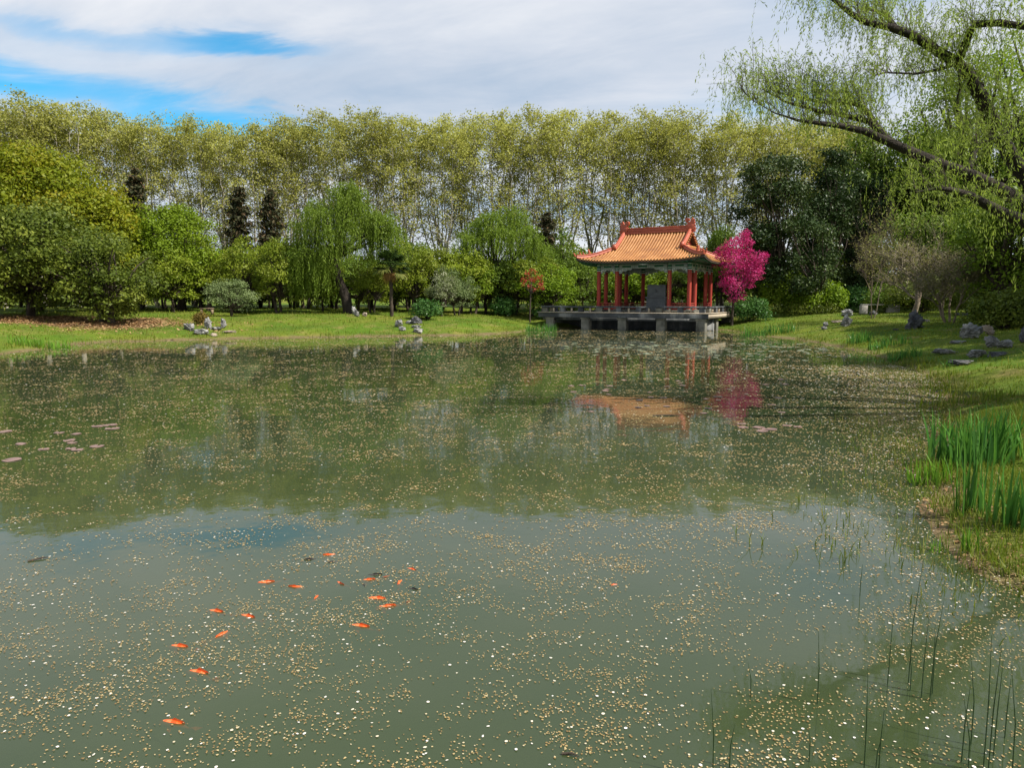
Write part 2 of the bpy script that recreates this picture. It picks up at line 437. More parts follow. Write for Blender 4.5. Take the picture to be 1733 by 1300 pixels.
def make_world():
    w = bpy.data.worlds.new('World'); scene.world = w; w.use_nodes = True
    nt = w.node_tree; nt.nodes.clear()
    out = nt.nodes.new('ShaderNodeOutputWorld')
    sky = nd(nt, 'ShaderNodeTexSky', sky_type='NISHITA')
    sky.sun_disc = False; sky.sun_elevation = R(SUN_EL); sky.sun_rotation = R(90 - SUN_AZ)
    sky.air_density = 1.0; sky.dust_density = 0.3; sky.ozone_density = 2.0
    skyc = mixc(nt, 1.0, sky.outputs[0], (0.18, 1.08, 1.30), 'MULTIPLY')
    bg1 = nd(nt, 'ShaderNodeBackground', {'Color': skyc, 'Strength': 0.085})
    tc = nd(nt, 'ShaderNodeTexCoord'); dirv = tc.outputs['Generated']
    s = nd(nt, 'ShaderNodeSeparateXYZ', {0: dirv})
    az = math_n(nt, 'ARCTAN2', s.outputs[0], s.outputs[1])
    el = math_n(nt, 'ARCSINE', s.outputs[2])
    zc = math_n(nt, 'MAXIMUM', s.outputs[2], 0.02)
    den = math_n(nt, 'ADD', zc, 0.12)
    px = math_n(nt, 'DIVIDE', s.outputs[0], den); py = math_n(nt, 'DIVIDE', s.outputs[1], den)
    cv = nd(nt, 'ShaderNodeCombineXYZ', {0: math_n(nt, 'MULTIPLY', px, 0.55), 1: math_n(nt, 'MULTIPLY_ADD', px, 0.25, py), 2: 3.7})
    n1 = noise(nt, 0.9, 7, 0.55, cv.outputs[0], 0.4)
    n2 = noise(nt, 2.6, 6, 0.6, cv.outputs[0], 0.6)

    def gauss(a0, e0, sa, se, k):
        w_ = math_n(nt, 'MULTIPLY_ADD', n2, 0.16, -0.08)
        da = math_n(nt, 'DIVIDE', math_n(nt, 'SUBTRACT', az, R(a0)), R(sa))
        de = math_n(nt, 'DIVIDE', math_n(nt, 'SUBTRACT', math_n(nt, 'ADD', el, math_n(nt, 'MULTIPLY', w_, 0.5)), R(e0)), R(se))
        q = math_n(nt, 'ADD', math_n(nt, 'MULTIPLY', da, da), math_n(nt, 'MULTIPLY', de, de))
        return math_n(nt, 'MULTIPLY', math_n(nt, 'EXPONENT', math_n(nt, 'MULTIPLY', q, -1.0)), k)
    gap = gauss(-20, 17.6, 6.5, 1.0, 0.75)
    for a in ((-37, 14.2, 11, 1.5, 0.85), (-22, 12.6, 9, 1.2, 0.7), (-32, 17.2, 7, 0.9, 0.45), (20, 14.0, 9, 1.5, 0.38), (24, 21.0, 6, 3.5, 0.33), (-60, 24, 12, 5, 0.7), (75, 30, 16, 8, 0.6)):
        gap = math_n(nt, 'ADD', gap, gauss(*a))
    hi = nd(nt, 'ShaderNodeMapRange', {0: el, 1: R(40), 2: R(62), 3: 0.0, 4: 0.8}); gap = math_n(nt, 'ADD', gap, hi.outputs[0])  # clouds cleared overhead, out of view, to cut ambient light
    cov = math_n(nt, 'ADD', math_n(nt, 'MULTIPLY', n1, 1.0), math_n(nt, 'MULTIPLY_ADD', n2, 0.3, 0.28))
    cov = math_n(nt, 'SUBTRACT', cov, gap)
    mask = ramp(nt, cov, [(0.05, 0.0), (0.30, 0.25), (0.62, 0.86), (0.9, 0.98)])
    shade = math_n(nt, 'ADD', math_n(nt, 'MULTIPLY', n1, 0.75), math_n(nt, 'MULTIPLY', n2, 0.3))
    cc = ramp(nt, shade, [(0.36, (0.43, 0.51, 0.63)), (0.52, (0.61, 0.66, 0.745)), (0.66, (0.82, 0.83, 0.86))])
    bg2 = nd(nt, 'ShaderNodeBackground', {'Color': cc, 'Strength': 0.64})
    mx = nd(nt, 'ShaderNodeMixShader', {0: mask, 1: bg1.outputs[0], 2: bg2.outputs[0]})
    nt.links.new(mx.outputs[0], out.inputs[0])


make_world()
sl = bpy.data.lights.new('sun', 'SUN'); sl.energy = 5.0; sl.angle = R(1.0); sl.color = (1.0, 0.94, 0.84)
so = bpy.data.objects.new('sun', sl); COL.objects.link(so)
sd = Vector((math.cos(R(SUN_EL)) * math.cos(R(SUN_AZ)), math.cos(R(SUN_EL)) * math.sin(R(SUN_AZ)), math.sin(R(SUN_EL))))
so.rotation_euler = sd.to_track_quat('Z', 'Y').to_euler(); so.location = (60, 10, 60)

cam = bpy.data.cameras.new('camera'); co = bpy.data.objects.new('camera', cam); COL.objects.link(co)
cam.sensor_fit = 'HORIZONTAL'; cam.sensor_width = 36.0; cam.lens = F / 1733.0 * 36.0
cam.clip_start = 0.05; cam.clip_end = 5000
co.location = (0, 0, H); co.rotation_euler = (PI / 2 - PITCH, 0, 0)
scene.camera = co
scene.view_settings.view_transform = 'Standard'; scene.view_settings.look = 'None'
scene.view_settings.exposure = 0.80; scene.view_settings.gamma = 1.0
scene.cycles.max_bounces = 6; scene.cycles.transparent_max_bounces = 12
scene.cycles.sample_clamp_indirect = 4.0

# ---------------------------------------------------------------- ground and water
def axis(lo, hi, step, far):
    a = list(np.arange(lo, hi + 1e-6, step)); s = step
    x = hi
    while x < far:
        s *= 1.35; x += s; a.append(x)
    x = lo; s = step
    while x > -far:
        s *= 1.35; x -= s; a.insert(0, x)
    return np.array(a)


def build_ground():
    xs = axis(-45, 45, 0.4, 1800); ys = axis(-4, 75, 0.4, 1800)
    X, Y = np.meshgrid(xs, ys)
    Z = zt(X.ravel(), Y.ravel())
    V = np.stack([X.ravel(), Y.ravel(), Z], 1)
    ny, nx = X.shape
    i, j = np.meshgrid(np.arange(ny - 1), np.arange(nx - 1), indexing='ij')
    q = np.stack([i * nx + j, i * nx + j + 1, (i + 1) * nx + j + 1, (i + 1) * nx + j], -1).reshape(-1, 4)
    g = G(); g.add(V, q)
    tag(g.build('ground', ground_mat(), None, True), kind='structure')
    # water sheet just over the pond outline
    c = SH.mean(0)
    out = SH + nrm(SH - c) * 1.2
    area = np.sum(out[:, 0] * np.roll(out[:, 1], -1) - np.roll(out[:, 0], -1) * out[:, 1])
    idx = np.arange(len(out)) if area > 0 else np.arange(len(out))[::-1]
    g = G(); g.add(np.c_[out, np.zeros(len(out))], idx[None, :])
    o = g.build('pond_water', water_mat()); tag(o, kind='structure')


build_ground()


def in_pond(x, y, margin=0.15):
    return sdist(x, y) < -margin


# ---------------------------------------------------------------- trees: generators
def wander(p0, p1, n, amp):
    t = np.linspace(0, 1, n)[:, None]
    p = p0 + (p1 - p0) * t
    k = rng.normal(size=(n, 3)) * amp
    k = np.cumsum(k, 0); k -= k[-1] * t; k[0] = 0
    return p + k * np.sin(np.linspace(0, PI, n))[:, None]


def tree_from(name, x, y, wood, wmat, crown, cmat, rz=0.0, z=None, smooth_crown=False):
    e = empty(name, (x, y, (z1(x, y) if z is None else z) - 0.05), rz)
    if wood is not None: wood.build('trunk', wmat, e, True)
    if crown is not None: crown.build('crown', cmat, e)
    return e


def plane_variant(h=33.0, seed=0):
    wd, cr = G(), G()
    fork = rng.uniform(5, 8)
    top = np.array([rng.normal() * .4, rng.normal() * .4, fork])
    tube(wd, wander(np.zeros(3), top, 6, .12), np.linspace(.36, .24, 6), 8)
    nl = rng.integers(5, 7)
    anchors = []; dens = []
    for k in range(nl):
        a = 2 * PI * k / nl + rng.normal() * .4
        rr = rng.uniform(1.6, 3.9); zz = h * (rng.uniform(.93, .975) - .15 * (rr / 3.9) ** 1.6) if k else h * .97
        rr = rr if k else .4
        end = np.array([rr * math.cos(a), rr * math.sin(a), zz])
        mid = top + (end - top) * .45 + np.array([math.cos(a), math.sin(a), 0]) * rr * .35
        p = np.concatenate([wander(top, mid, 7, .16)[:-1], wander(mid, end, 8, .2)])
        tube(wd, p, np.linspace(.16, .03, len(p)), 5)
        L = len(p) - 1
        nb = 24
        for t in np.linspace(.16, 1.0, nb) + rng.normal(size=nb) * .015:
            t = min(max(t, .1), .999); q = t * L; i = int(q); s = p[i] + (p[i + 1] - p[i]) * (q - i)
            az = a + rng.normal() * 1.5 if rng.random() < .6 else rng.uniform(0, 2 * PI)
            rel = (s[2] - fork) / (h - fork)
            ln = (1.6 + 2.6 * math.sin(PI * min(.95, .22 + rel * .70))) * rng.uniform(.6, 1.15)
            up = rng.uniform(.35, 1.1)
            d = nrm(np.array([math.cos(az), math.sin(az), up]))
            e = s + d * ln
            e[2] = min(e[2], h * 1.0 + rng.uniform(-1.0, .3))
            bp = wander(s, e, 5, .10)
            tube(wd, bp, np.linspace(.055, .015, 5), 3)
            na = 3 + int(round(6 * min(1, .15 + rel * 1.25)))
            for u in rng.uniform(.3, 1.05, na):
                c = s + (e - s) * u + rng.normal(size=3) * np.array([.35, .35, .3])
                anchors.append(c); dens.append(rel)
                if rng.random() < .5:
                    tube(wd, [s + (e - s) * u * .8, c], [.025, .012], 3)
    for k in range(150):
        a = rng.uniform(0, 2 * PI); q = math.sqrt(rng.random()); r_ = 4.0 * q
        anchors.append(np.array([r_ * math.cos(a), r_ * math.sin(a), h * (.80 + .175 * math.sqrt(max(0, 1 - q * q)) - .07 * rng.random())])); dens.append(.9)
    for k in range(25):
        a = rng.uniform(0, 2 * PI); r_ = 3.9 * math.sqrt(rng.random()); zz = rng.uniform(.38, .82)
        anchors.append(np.array([r_ * math.cos(a), r_ * math.sin(a), h * zz])); dens.append(.5)
    A = np.array(anchors); dn = np.array(dens)
    reps = np.clip(3 + 11 * dn, 4, 13).astype(int)
    C = np.repeat(A, reps, 0); n = len(C)
    C = C + rng.normal(size=(n, 3)) * np.array([.50, .50, .30])
    tint = np.clip(np.repeat(rng.random(len(A)), reps) * .6 + rng.random(n) * .4, 0, 1)
    leaves(cr, C, rng.normal(size=(n, 3)) + np.array([0, 0, .6]), rng.uniform(.20, .38, n), rng.uniform(.16, .27, n), tint=tint)
    return wd, cr


def lobed(cr, lobes, per_m2=60, L=.16, Wd=.10, jitter=.7, low=-.45, inner=.25, upb=.3):
    for (cx, cy, cz, rx, ry, rz) in lobes:
        n = int(per_m2 * (rx * ry + rx * rz + ry * rz) / 3 * 4)
        d = rdirs(int(n * 1.4)); d = d[d[:, 2] > low][:n]
        n = len(d)
        rr = np.where(rng.random(n) < inner, rng.uniform(.3, .8, n), rng.uniform(.76, 1.2, n))
        # small bumpy relief
        bump = 1 + .17 * np.sin(d[:, 0] * 7 + cx * 3) * np.sin(d[:, 1] * 7 + cz) + .08 * np.sin(d[:, 2] * 9 + cy)
        p = np.array([cx, cy, cz]) + d * (rr * bump)[:, None] * np.array([rx, ry, rz])
        tb = rng.random() * .5
        leaves(cr, p, d + rng.normal(size=(n, 3)) * jitter + np.array([0, 0, upb]), rng.uniform(.7, 1.3, n) * L, rng.uniform(.7, 1.3, n) * Wd,
               tint=np.clip(tb + rng.random(n) * .5, 0, 1))


def lobes_on(c, r, n, lr, zflat=.75, lowcut=-.5, fill=.8, irr=1.0):
    out = []
    c = np.array(c, float); r = np.array(r, float)
    ph = rng.uniform(0, 6, 3); n = int(n * 1.3); nsm = int(n * .3)
    while len(out) < n:
        d = rdirs(1)[0]
        if d[2] < lowcut: continue
        k = fill * rng.uniform(.72, 1.0) if rng.random() < .8 else rng.uniform(.1, .6)
        s = lr * rng.uniform(.7, 1.3)
        a_ = math.atan2(d[1], d[0]); k *= 1 + irr * (.13 * math.sin(2 * a_ + ph[0]) + .11 * math.sin(3 * a_ + 4 * d[2] + ph[1]) + .07 * math.sin(7 * d[2] + ph[2]))
        if len(out) > n - nsm: s *= .55; k = fill * rng.uniform(.95, 1.12)
        p = c + d * k * (r - s * .5)
        out.append((p[0], p[1], p[2], s, s, s * zflat))
    return out


def limbs_to(wd, lobes, base, r0, every=1, sides=5):
    b = np.array(base, float)
    for l in lobes[::every]:
        p = np.array(l[:3])
        tube(wd, wander(b, p, 5, .08 * np.linalg.norm(p - b) * .5), np.linspace(r0, r0 * .15, 5), sides)


def bushy_tree(name, x, y, h, w, cmat, crown_low=.3, nl=30, lr=None, per=60, L=.16, Wd=.1, wmat=None, trunk_r=None, depth=None, zflat=.75, stems=1, inner=.25, upb=.3, lowcut=-.5, irr=1.0):
    wd, cr = G(), G()
    dpt = depth or w
    ch = h * (1 - crown_low)
    c = (0, 0, h * crown_low + ch * .5)
    lr = lr or .26 * min(w, ch)
    lobes = lobes_on(c, (w / 2, dpt / 2, ch / 2), nl, lr, zflat, lowcut, 1.0, irr)
    tr = trunk_r or .035 * h + .02
    fork = max(h * crown_low * .9 + .15, .24 * h)
    for s in range(stems):
        o = np.array([rng.normal() * .15 * (stems > 1) * w * .3, rng.normal() * .15 * (stems > 1), 0])
        f = np.array([o[0] * 1.6 + rng.normal() * .1, o[1] * 1.6, fork])
        tube(wd, wander(o, f, 5, .05), np.linspace(tr, tr * .7, 5), 7)
        limbs_to(wd, lobes[s::stems], f, tr * .55, 1)
    lobed(cr, lobes, per, L, Wd, inner=inner, upb=upb)
    return tree_from(name, x, y, wd, wmat or M['bark'], cr, cmat, rng.uniform(0, 6) if depth is None else 0)


def px_tree(name, px, ytop, D, wpx, cmat, **kw):
    x = (px - CX) / F * D / (math.cos(PITCH) ** 0)  # close enough at these distances
    x = P(px, 500, D)[0]
    h = P(px, ytop, D)[2] - z1(x, D)
    return bushy_tree(name, x, D, h, wpx * scale_at(D), cmat, **kw)


# ---------------------------------------------------------------- the row of plane trees
PV = []
for k in range(5):
    wd, cr = plane_variant(33.0, k)
    PV.append((wd, cr))
plane_src = []
plane_spec = [  # px, ytop, D, label detail
    (8, 160, 96, 'leftmost plane tree of the tall row, cut by the left edge of view'),
    (72, 153, 97, 'plane tree highest at far left, above the olive dome of the camphor'),
    (135, 166, 98, 'plane tree rising above the right shoulder of the olive camphor'),
    (203, 178, 100, 'plane tree in the tall row behind the lone dark conifer at left'),
    (268, 188, 101, 'plane tree in the tall row above the bright green domed tree'),
    (330, 190, 103, 'plane tree between the green domed tree and the pair of dark conifers'),
    (388, 200, 104, 'plane tree just left of the pair of dark conifers'),
    (440, 206, 105, 'shorter plane tree directly behind the pair of dark conifers'),
    (502, 190, 107, 'plane tree behind the left edge of the big weeping willow'),
    (556, 181, 108, 'tall plane tree behind the middle of the big weeping willow'),
    (625, 180, 110, 'plane tree behind the right branch of the big weeping willow'),
    (690, 187, 111, 'plane tree behind the small palm, its thin trunk against the sky'),
    (752, 191, 112, 'plane tree in the row between the palm and the second willow'),
    (828, 184, 114, 'plane tree rising behind the forked weeping willow'),
    (895, 174, 115, 'tallest plane tree near the middle, behind the little red maple'),
    (955, 178, 116, 'plane tree just left of the pavilion roof in the tall row'),
    (1030, 184, 117, 'plane tree behind the left end of the pavilion roof'),
    (1092, 182, 118, 'plane tree with forking stems behind the middle of the pavilion roof'),
    (1152, 181, 119, 'plane tree behind the right roof finial of the pavilion'),
    (1222, 186, 120, 'plane tree between the pavilion roof and the dark magnolia'),
    (1288, 190, 121, 'plane tree above the left dark magnolia'),
    (1350, 196, 122, 'plane tree behind the tip of the overhanging willow branch'),
    (1420, 200, 123, 'plane tree mostly hidden by the overhanging willow branches'),
]
for i, (px, yt, D, lab) in enumerate(plane_spec):
    D *= .68
    x = P(px, 500, D)[0]; z = z1(x, D)
    s = (P(px, yt, D)[2] - z) / 33.0
    v = i % 5
    if i < 5:
        o = tree_from('plane_tree', x, D, PV[v][0], M['plane_bark'], PV[v][1], M['plane_leaf'], rng.uniform(0, 6))
        plane_src.append(o)
    else:
        o = copy_tree(plane_src[(v * 2 + i // 5) % 5]); o.location = (x, D, z - .05); o.rotation_euler = (0, 0, rng.uniform(0, 6))
    o.scale = (s * rng.uniform(1.1, 1.3), s * rng.uniform(1.05, 1.25), s)
    tag(o, lab, 'tree', 'plane trees in the tall front row')
for i in range(22):
    px = -20 + i * 68 + rng.uniform(-12, 12); D = (107 + i * 1.15 + rng.uniform(-1, 3)) * .68
    x = P(px, 500, D)[0]; z = z1(x, D)
    o = copy_tree(plane_src[(i * 3 + 1) % 5]); o.location = (x, D, z - .05); o.rotation_euler = (0, 0, rng.uniform(0, 6))
    s = (P(px, np.interp(px, [0, 100, 430, 540, 900, 1500], [166, 168, 213, 194, 186, 205]), D)[2] - z) / 33 * rng.uniform(.94, 1.0)
    o.scale = (s, s, s)
    tag(o, 'plane tree of the rear row, glimpsed through the crowns of the front row', 'tree', 'plane trees in the rear row')

# ---------------------------------------------------------------- evergreens on the left
t = px_tree('camphor_tree', 62, 252, 55, 330, M['camphor_leaf'], crown_low=.06, irr=.25, nl=64, lr=2.2, per=75, L=.24, Wd=.15, zflat=.65)
tag(t, 'huge olive yellow camphor with stacked rounded domes behind the dark evergreens', 'tree')
t = px_tree('camphor_tree', 165, 312, 52, 125, M['camphor_leaf'], crown_low=.06, irr=.3, nl=40, lr=1.35, lowcut=-.8, per=80, L=.22, Wd=.14, zflat=.65)
tag(t, 'smaller olive camphor at the right shoulder of the huge one', 'tree')
t = px_tree('evergreen_tree', 50, 345, 45, 250, M['dark_leaf'], crown_low=.02, nl=70, lr=1.15, lowcut=-1, per=85, L=.22, Wd=.13)
tag(t, 'broad dark green evergreen at the left edge shading a bed of fallen leaves', 'tree')
t = px_tree('evergreen_tree', 185, 388, 43, 165, M['dark_leaf'], crown_low=.0, nl=60, lr=.8, lowcut=-1, per=95, L=.20, Wd=.12, stems=3)
tag(t, 'dark evergreen with glossy leaves and low skirts beside the leaf litter bank', 'tree')
t = px_tree('evergreen_tree', -40, 400, 41, 150, M['dark_leaf'], crown_low=.05, nl=34, lr=.95, lowcut=-1, per=80, L=.2, Wd=.12)
tag(t, 'dark evergreen half cut off by the left edge of the view', 'tree')
t = px_tree('domed_tree', 302, 350, 57, 165, M['dome_leaf'], crown_low=.1, irr=.25, nl=64, lr=1.25, lowcut=-.8, per=90, L=.2, Wd=.12, zflat=.8)
tag(t, 'bright green tree with a smooth round dome right of the camphors', 'tree')


# ---------------------------------------------------------------- dark conifers
def conifer(px, ytop, D, wpx, lab):
    x = P(px, 500, D)[0]; h = P(px, ytop, D)[2] - z1(x, D); w = wpx * scale_at(D) / 2
    wd, cr = G(), G()
    tube(wd, [(0, 0, 0), (0, 0, h * .5), (0, 0, h)], [.22, .14, .02], 6)
    n = 46
    for k in range(n):
        zz = h * (.16 + .82 * k / n) + rng.normal() * .15; rr = w * (1 - (k / n) ** 1.3) * rng.uniform(.6, 1.1) + .25
        a = k * 2.4 + rng.normal() * .3
        e = np.array([rr * math.cos(a), rr * math.sin(a), zz + .15 * rr])
        tube(wd, [(0, 0, zz - .2), e], [.05, .015], 4)
        m = 120
        u = rng.uniform(.25, 1.08, m)[:, None]
        p = np.array([0, 0, zz - .1]) + (e - np.array([0, 0, zz - .1])) * u + rng.normal(size=(m, 3)) * np.array([.28, .28, .2]) * (.5 + rr * .25)
        leaves(cr, p, rng.normal(size=(m, 3)) + np.array([0, 0, .5]), rng.uniform(.25, .5, m), rng.uniform(.1, .2, m))
    tag(tree_from('conifer', x, D, wd, M['bark'], cr, M['conifer_leaf']), lab, 'tree')


conifer(240, 283, 62, 74, 'lone dark brown conifer between the camphor and the green dome')
conifer(410, 313, 66, 72, 'left one of the pair of dark conifers beside the big willow')
conifer(463, 318, 67, 66, 'right one of the pair of dark conifers, nearest the big willow')
conifer(925, 358, 71, 90, 'dark brownish conifer between the forked willow and the pavilion roof')

# ---------------------------------------------------------------- orchard of small trees on the far bank
orch_src = []
for k in range(4):
    o = bushy_tree('plum_tree', 0, 60, 4.6, 4.4, M['orchard_leaf'], crown_low=.13, nl=40, lr=.66, lowcut=-.9, per=110, L=.17, Wd=.10, trunk_r=.13, stems=1 + k % 2)
    orch_src.append(o)
used_src = set()


def orchard(k, px, ytop, D, wpx, lab, mat=None, group=None, name=None, cat='tree'):
    src = orch_src[k % 4]
    if k % 4 not in used_src and mat is None:
        o = src; used_src.add(k % 4)
    else:
        o = copy_tree(src)
    x = P(px, 500, D)[0]; z = z1(x, D)
    o.location = (x, D, z - .05); o.rotation_euler = (0, 0, rng.uniform(0, 6))
    h = P(px, ytop, D)[2] - z; w = wpx * scale_at(D)
    o.scale = (w / 4.9, w / 4.9, h / 4.75)
    if name: o.name = name
    if mat:
        for ch in o.children:
            if ch.name.startswith('crown'):
                ch.data = ch.data.copy(); ch.data.materials[0] = mat
    tag(o, lab, cat, group)
    return o


GR = 'small trees in the orchard on the far bank'
orchard(0, 292, 415, 54, 120, 'small orchard tree with twin low trunks below the green dome', group=GR)
orchard(1, 352, 402, 57, 100, 'small orchard tree behind the wooden bench', group=GR)
orchard(2, 418, 398, 56, 110, 'small orchard tree in front of the left dark conifer', group=GR)
orchard(3, 476, 400, 54, 105, 'small orchard tree at the left fringe of the big willow, before the right conifer', group=GR)
orchard(0, 545, 425, 57, 80, 'small orchard tree standing under the left curtain of the big willow', group=GR)
orchard(1, 630, 428, 56, 80, 'small orchard tree between the big willow trunk and the palm', group=GR)
orchard(2, 700, 405, 58, 100, 'small orchard tree just behind and right of the palm', group=GR)
orchard(3, 728, 412, 60, 90, 'small orchard tree behind the leafy bush next to the stacked stones', group=GR)
orchard(0, 930, 440, 60, 110, 'sunny green tree right of the red maple', mat=M['bright_leaf'], group=GR)
orchard(1, 800, 432, 61, 90, 'bright green tree left of the leaning willow trunk', mat=M['bright_leaf'], group=GR)
orchard(2, 985, 432, 66, 90, 'green tree seen past the left end of the pavilion eaves', mat=M['mid_leaf'], group=GR)
orchard(1, 958, 388, 66, 95, 'taller green tree filling the gap left of the pavilion eaves', mat=M['mid_leaf'], group=GR)
orchard(3, 1222, 378, 68, 80, 'taller green tree above the right roof corner of the pavilion', mat=M['mid_leaf'], group=GR)
orchard(2, 690, 392, 66, 90, 'taller green tree behind the palm, before the plane trunks', mat=M['mid_leaf'], group=GR)
orchard(0, 1072, 440, 68, 120, 'sunlit green tree framed between the pavilion columns left of the tablet', mat=M['bright_leaf'], group=GR)
orchard(3, 1140, 430, 68, 110, 'green tree framed between the pavilion columns right of the tablet', mat=M['mid_leaf'], group=GR)
orchard(2, 1200, 400, 70, 90, 'green tree between the pavilion and the magenta tree', mat=M['mid_leaf'], group=GR)
orchard(1, 748, 448, 55, 58, 'white blossoming tree with dark stems right of the palm', mat=M['white_bloom'], name='blossom_tree')
orchard(3, 392, 470, 50, 80, 'low grey green shrubby tree right of the wooden bench', mat=M['grey_leaf'], name='shrub', cat='shrub')
orchard(1, 773, 455, 57, 70, 'grey green tree with many dark stems left of the forked willow', mat=M['grey_leaf'], group=GR)
for i in range(20):
    px = 232 + i * 37 + rng.uniform(-9, 9)
    orchard(i, px, rng.uniform(405, 432) + (12 if 640 < px < 780 else 0), rng.uniform(60, 66), rng.uniform(85, 115),
            'small tree deep in the orchard, half hidden behind the front trees', mat=M['mid_leaf'] if i % 3 else None, group='trees deeper in the orchard')


us = []
for i in range(36):
    px = -70 + i * 52 + rng.uniform(-12, 12); D = rng.uniform(67, 72) + max(px, 0) / 1733 * 10
    yt = rng.uniform(408, 448)
    if i < 3:
        o = bushy_tree('understory_shrub', 0, 84, 5.0, 6.0, [M['mid_leaf'], M['dark_leaf'], M['orchard_leaf']][i], crown_low=0, nl=34, lr=.95, per=60, L=.24, Wd=.15, lowcut=-1); us.append(o)
    else:
        o = copy_tree(us[i % 3])
    x = P(px, 500, D)[0]; z = z1(x, D); h = P(px, yt, D)[2] - z
    o.location = (x, D, z - .1); o.rotation_euler = (0, 0, rng.uniform(0, 6)); o.scale = (1.0, 1.0, h / 5.0)
    tag(o, 'dense shrub in the shade at the foot of the plane tree row', 'shrub', 'shrubs at the foot of the plane trees')


# ---------------------------------------------------------------- weeping willows on the far bank
def strands(cr, wd, anchors, n_per, spread, hang, out=.8, nl=24, L=.22, Wd=.06, rise=.5, tw=.0):
    A = np.repeat(np.asarray(anchors, float), n_per, 0); n = len(A)
    A = A + np.clip(rng.normal(size=(n, 3)), -1.5, 1.5) * np.array([spread, spread, spread * .6])
    az = rng.uniform(0, 2 * PI, n); o = out * rng.uniform(.3, 1.2, n)
    hg = hang * rng.uniform(.45, 1.15, n); rs = rise * rng.uniform(.3, 1.2, n)
    s = np.linspace(0.02, 1, nl)[None, :]
    rad = o[:, None] * (1 - np.exp(-3.2 * s))
    zz = rs[:, None] * np.sin(PI * np.minimum(s * 1.6, 1)) - hg[:, None] * s ** 1.45
    sway = np.clip(rng.normal(size=(n, 1)), -1.5, 1.5) * .12 * s
    p = np.stack([A[:, 0:1] + rad * np.cos(az)[:, None] + sway, A[:, 1:2] + rad * np.sin(az)[:, None], A[:, 2:3] + zz], -1)
    t = np.gradient(p, axis=1)
    pts = p.reshape(-1, 3); tan = nrm(t.reshape(-1, 3)) + rng.normal(size=(n * nl, 3)) * .35
    pts = pts + rng.normal(size=pts.shape) * L * .22
    m = len(pts)
    ti = np.clip(np.repeat(rng.random(n), nl) * .6 + rng.random(m) * .4, 0, 1)
    leaves(cr, pts, rng.normal(size=(m, 3)), rng.uniform(.7, 1.3, m) * L, rng.uniform(.7, 1.3, m) * Wd, tang=tan, tint=ti)
    if tw and wd is not None:
        for k in range(n):
            q = p[k, ::4]
            tube(wd, q, np.linspace(tw, tw * .4, len(q)), 3)


def rel(e, pts, D):
    b = np.array(e.location)
    return np.array([P(px, py, D + dd) - b for px, py, dd in pts])


def willow_mid(lab, base_px, D, trunk, limbs, anchors, n_per, hang, spread):
    x = P(base_px, 500, D)[0]
    e = empty('willow_tree', (x, D, z1(x, D) - .05))
    wd, cr = G(), G()
    tp = rel(e, trunk, D); tp[0] = (0, 0, 0)
    tube(wd, tp, np.linspace(.42, .26, len(tp)), 8)
    for l in limbs:
        q = rel(e, l, D)
        tube(wd, q, np.linspace(.2, .05, len(q)), 6)
    A = rel(e, anchors, D)
    top = tp[-1]
    for a in A:
        s = top + (a - top) * .0
        tube(wd, wander(s, a, 6, .12), np.linspace(.10, .02, 6), 4)
    strands(cr, wd, A, n_per, spread, hang, out=.9, nl=30, L=.19, Wd=.052, rise=.55)
    wd.build('trunk', M['willow_bark'], e, True); cr.build('crown', M['willow_leaf'], e)
    tag(e, lab, 'tree')


willow_mid('big weeping willow with a leaning trunk and bright hanging curtains left of the palm', 590, 54,
           [(590, 530, 0), (584, 500, 0), (572, 470, 0), (567, 440, 0)],
           [[(567, 440, 0), (576, 420, 0), (598, 408, 0), (622, 396, 0), (645, 385, 0)], [(567, 440, 0), (560, 410, .4), (548, 385, .6), (535, 370, .8)],
            [(570, 430, 0), (580, 390, -.3), (585, 350, -.3), (587, 322, 0)]],
           [(585, 320, 0), (570, 330, .6), (603, 330, -.4), (590, 345, -1), (612, 352, .5), (540, 352, .3), (525, 365, -.8), (512, 385, .6), (552, 365, -1.2),
            (505, 420, 0), (515, 430, -1), (530, 410, 1), (640, 368, 0), (655, 378, -.6), (632, 375, .8), (662, 392, 0), (560, 395, -1.6), (590, 385, -1.2), (545, 430, -1.3), (575, 360, 1.6), (620, 385, 1.4),
            (520, 455, .3), (500, 455, -.5), (545, 450, -.9), (640, 400, .2)],
           66, 2.2, .42)
willow_mid('smaller weeping willow with a dark forked leaning trunk left of the red maple', 853, 62,
           [(853, 508, 0), (850, 490, 0), (842, 474, 0), (836, 467, 0)],
           [[(836, 467, 0), (822, 452, 0), (814, 447, 0), (809, 441, 0), (814, 432, 0)], [(838, 468, 0), (848, 462, 0), (858, 448, 0), (868, 430, 0)]],
           [(820, 375, 0), (805, 385, .8), (835, 372, -.6), (850, 368, .3), (868, 360, 0), (880, 372, .8), (895, 392, -.5), (905, 410, 0), (918, 425, .5), (790, 400, 0),
            (778, 425, .4), (800, 410, -1), (845, 395, -1.1), (870, 400, -1.2), (890, 420, 1), (825, 400, 1.2), (855, 385, 1.5)],
           62, 2.1, .42)


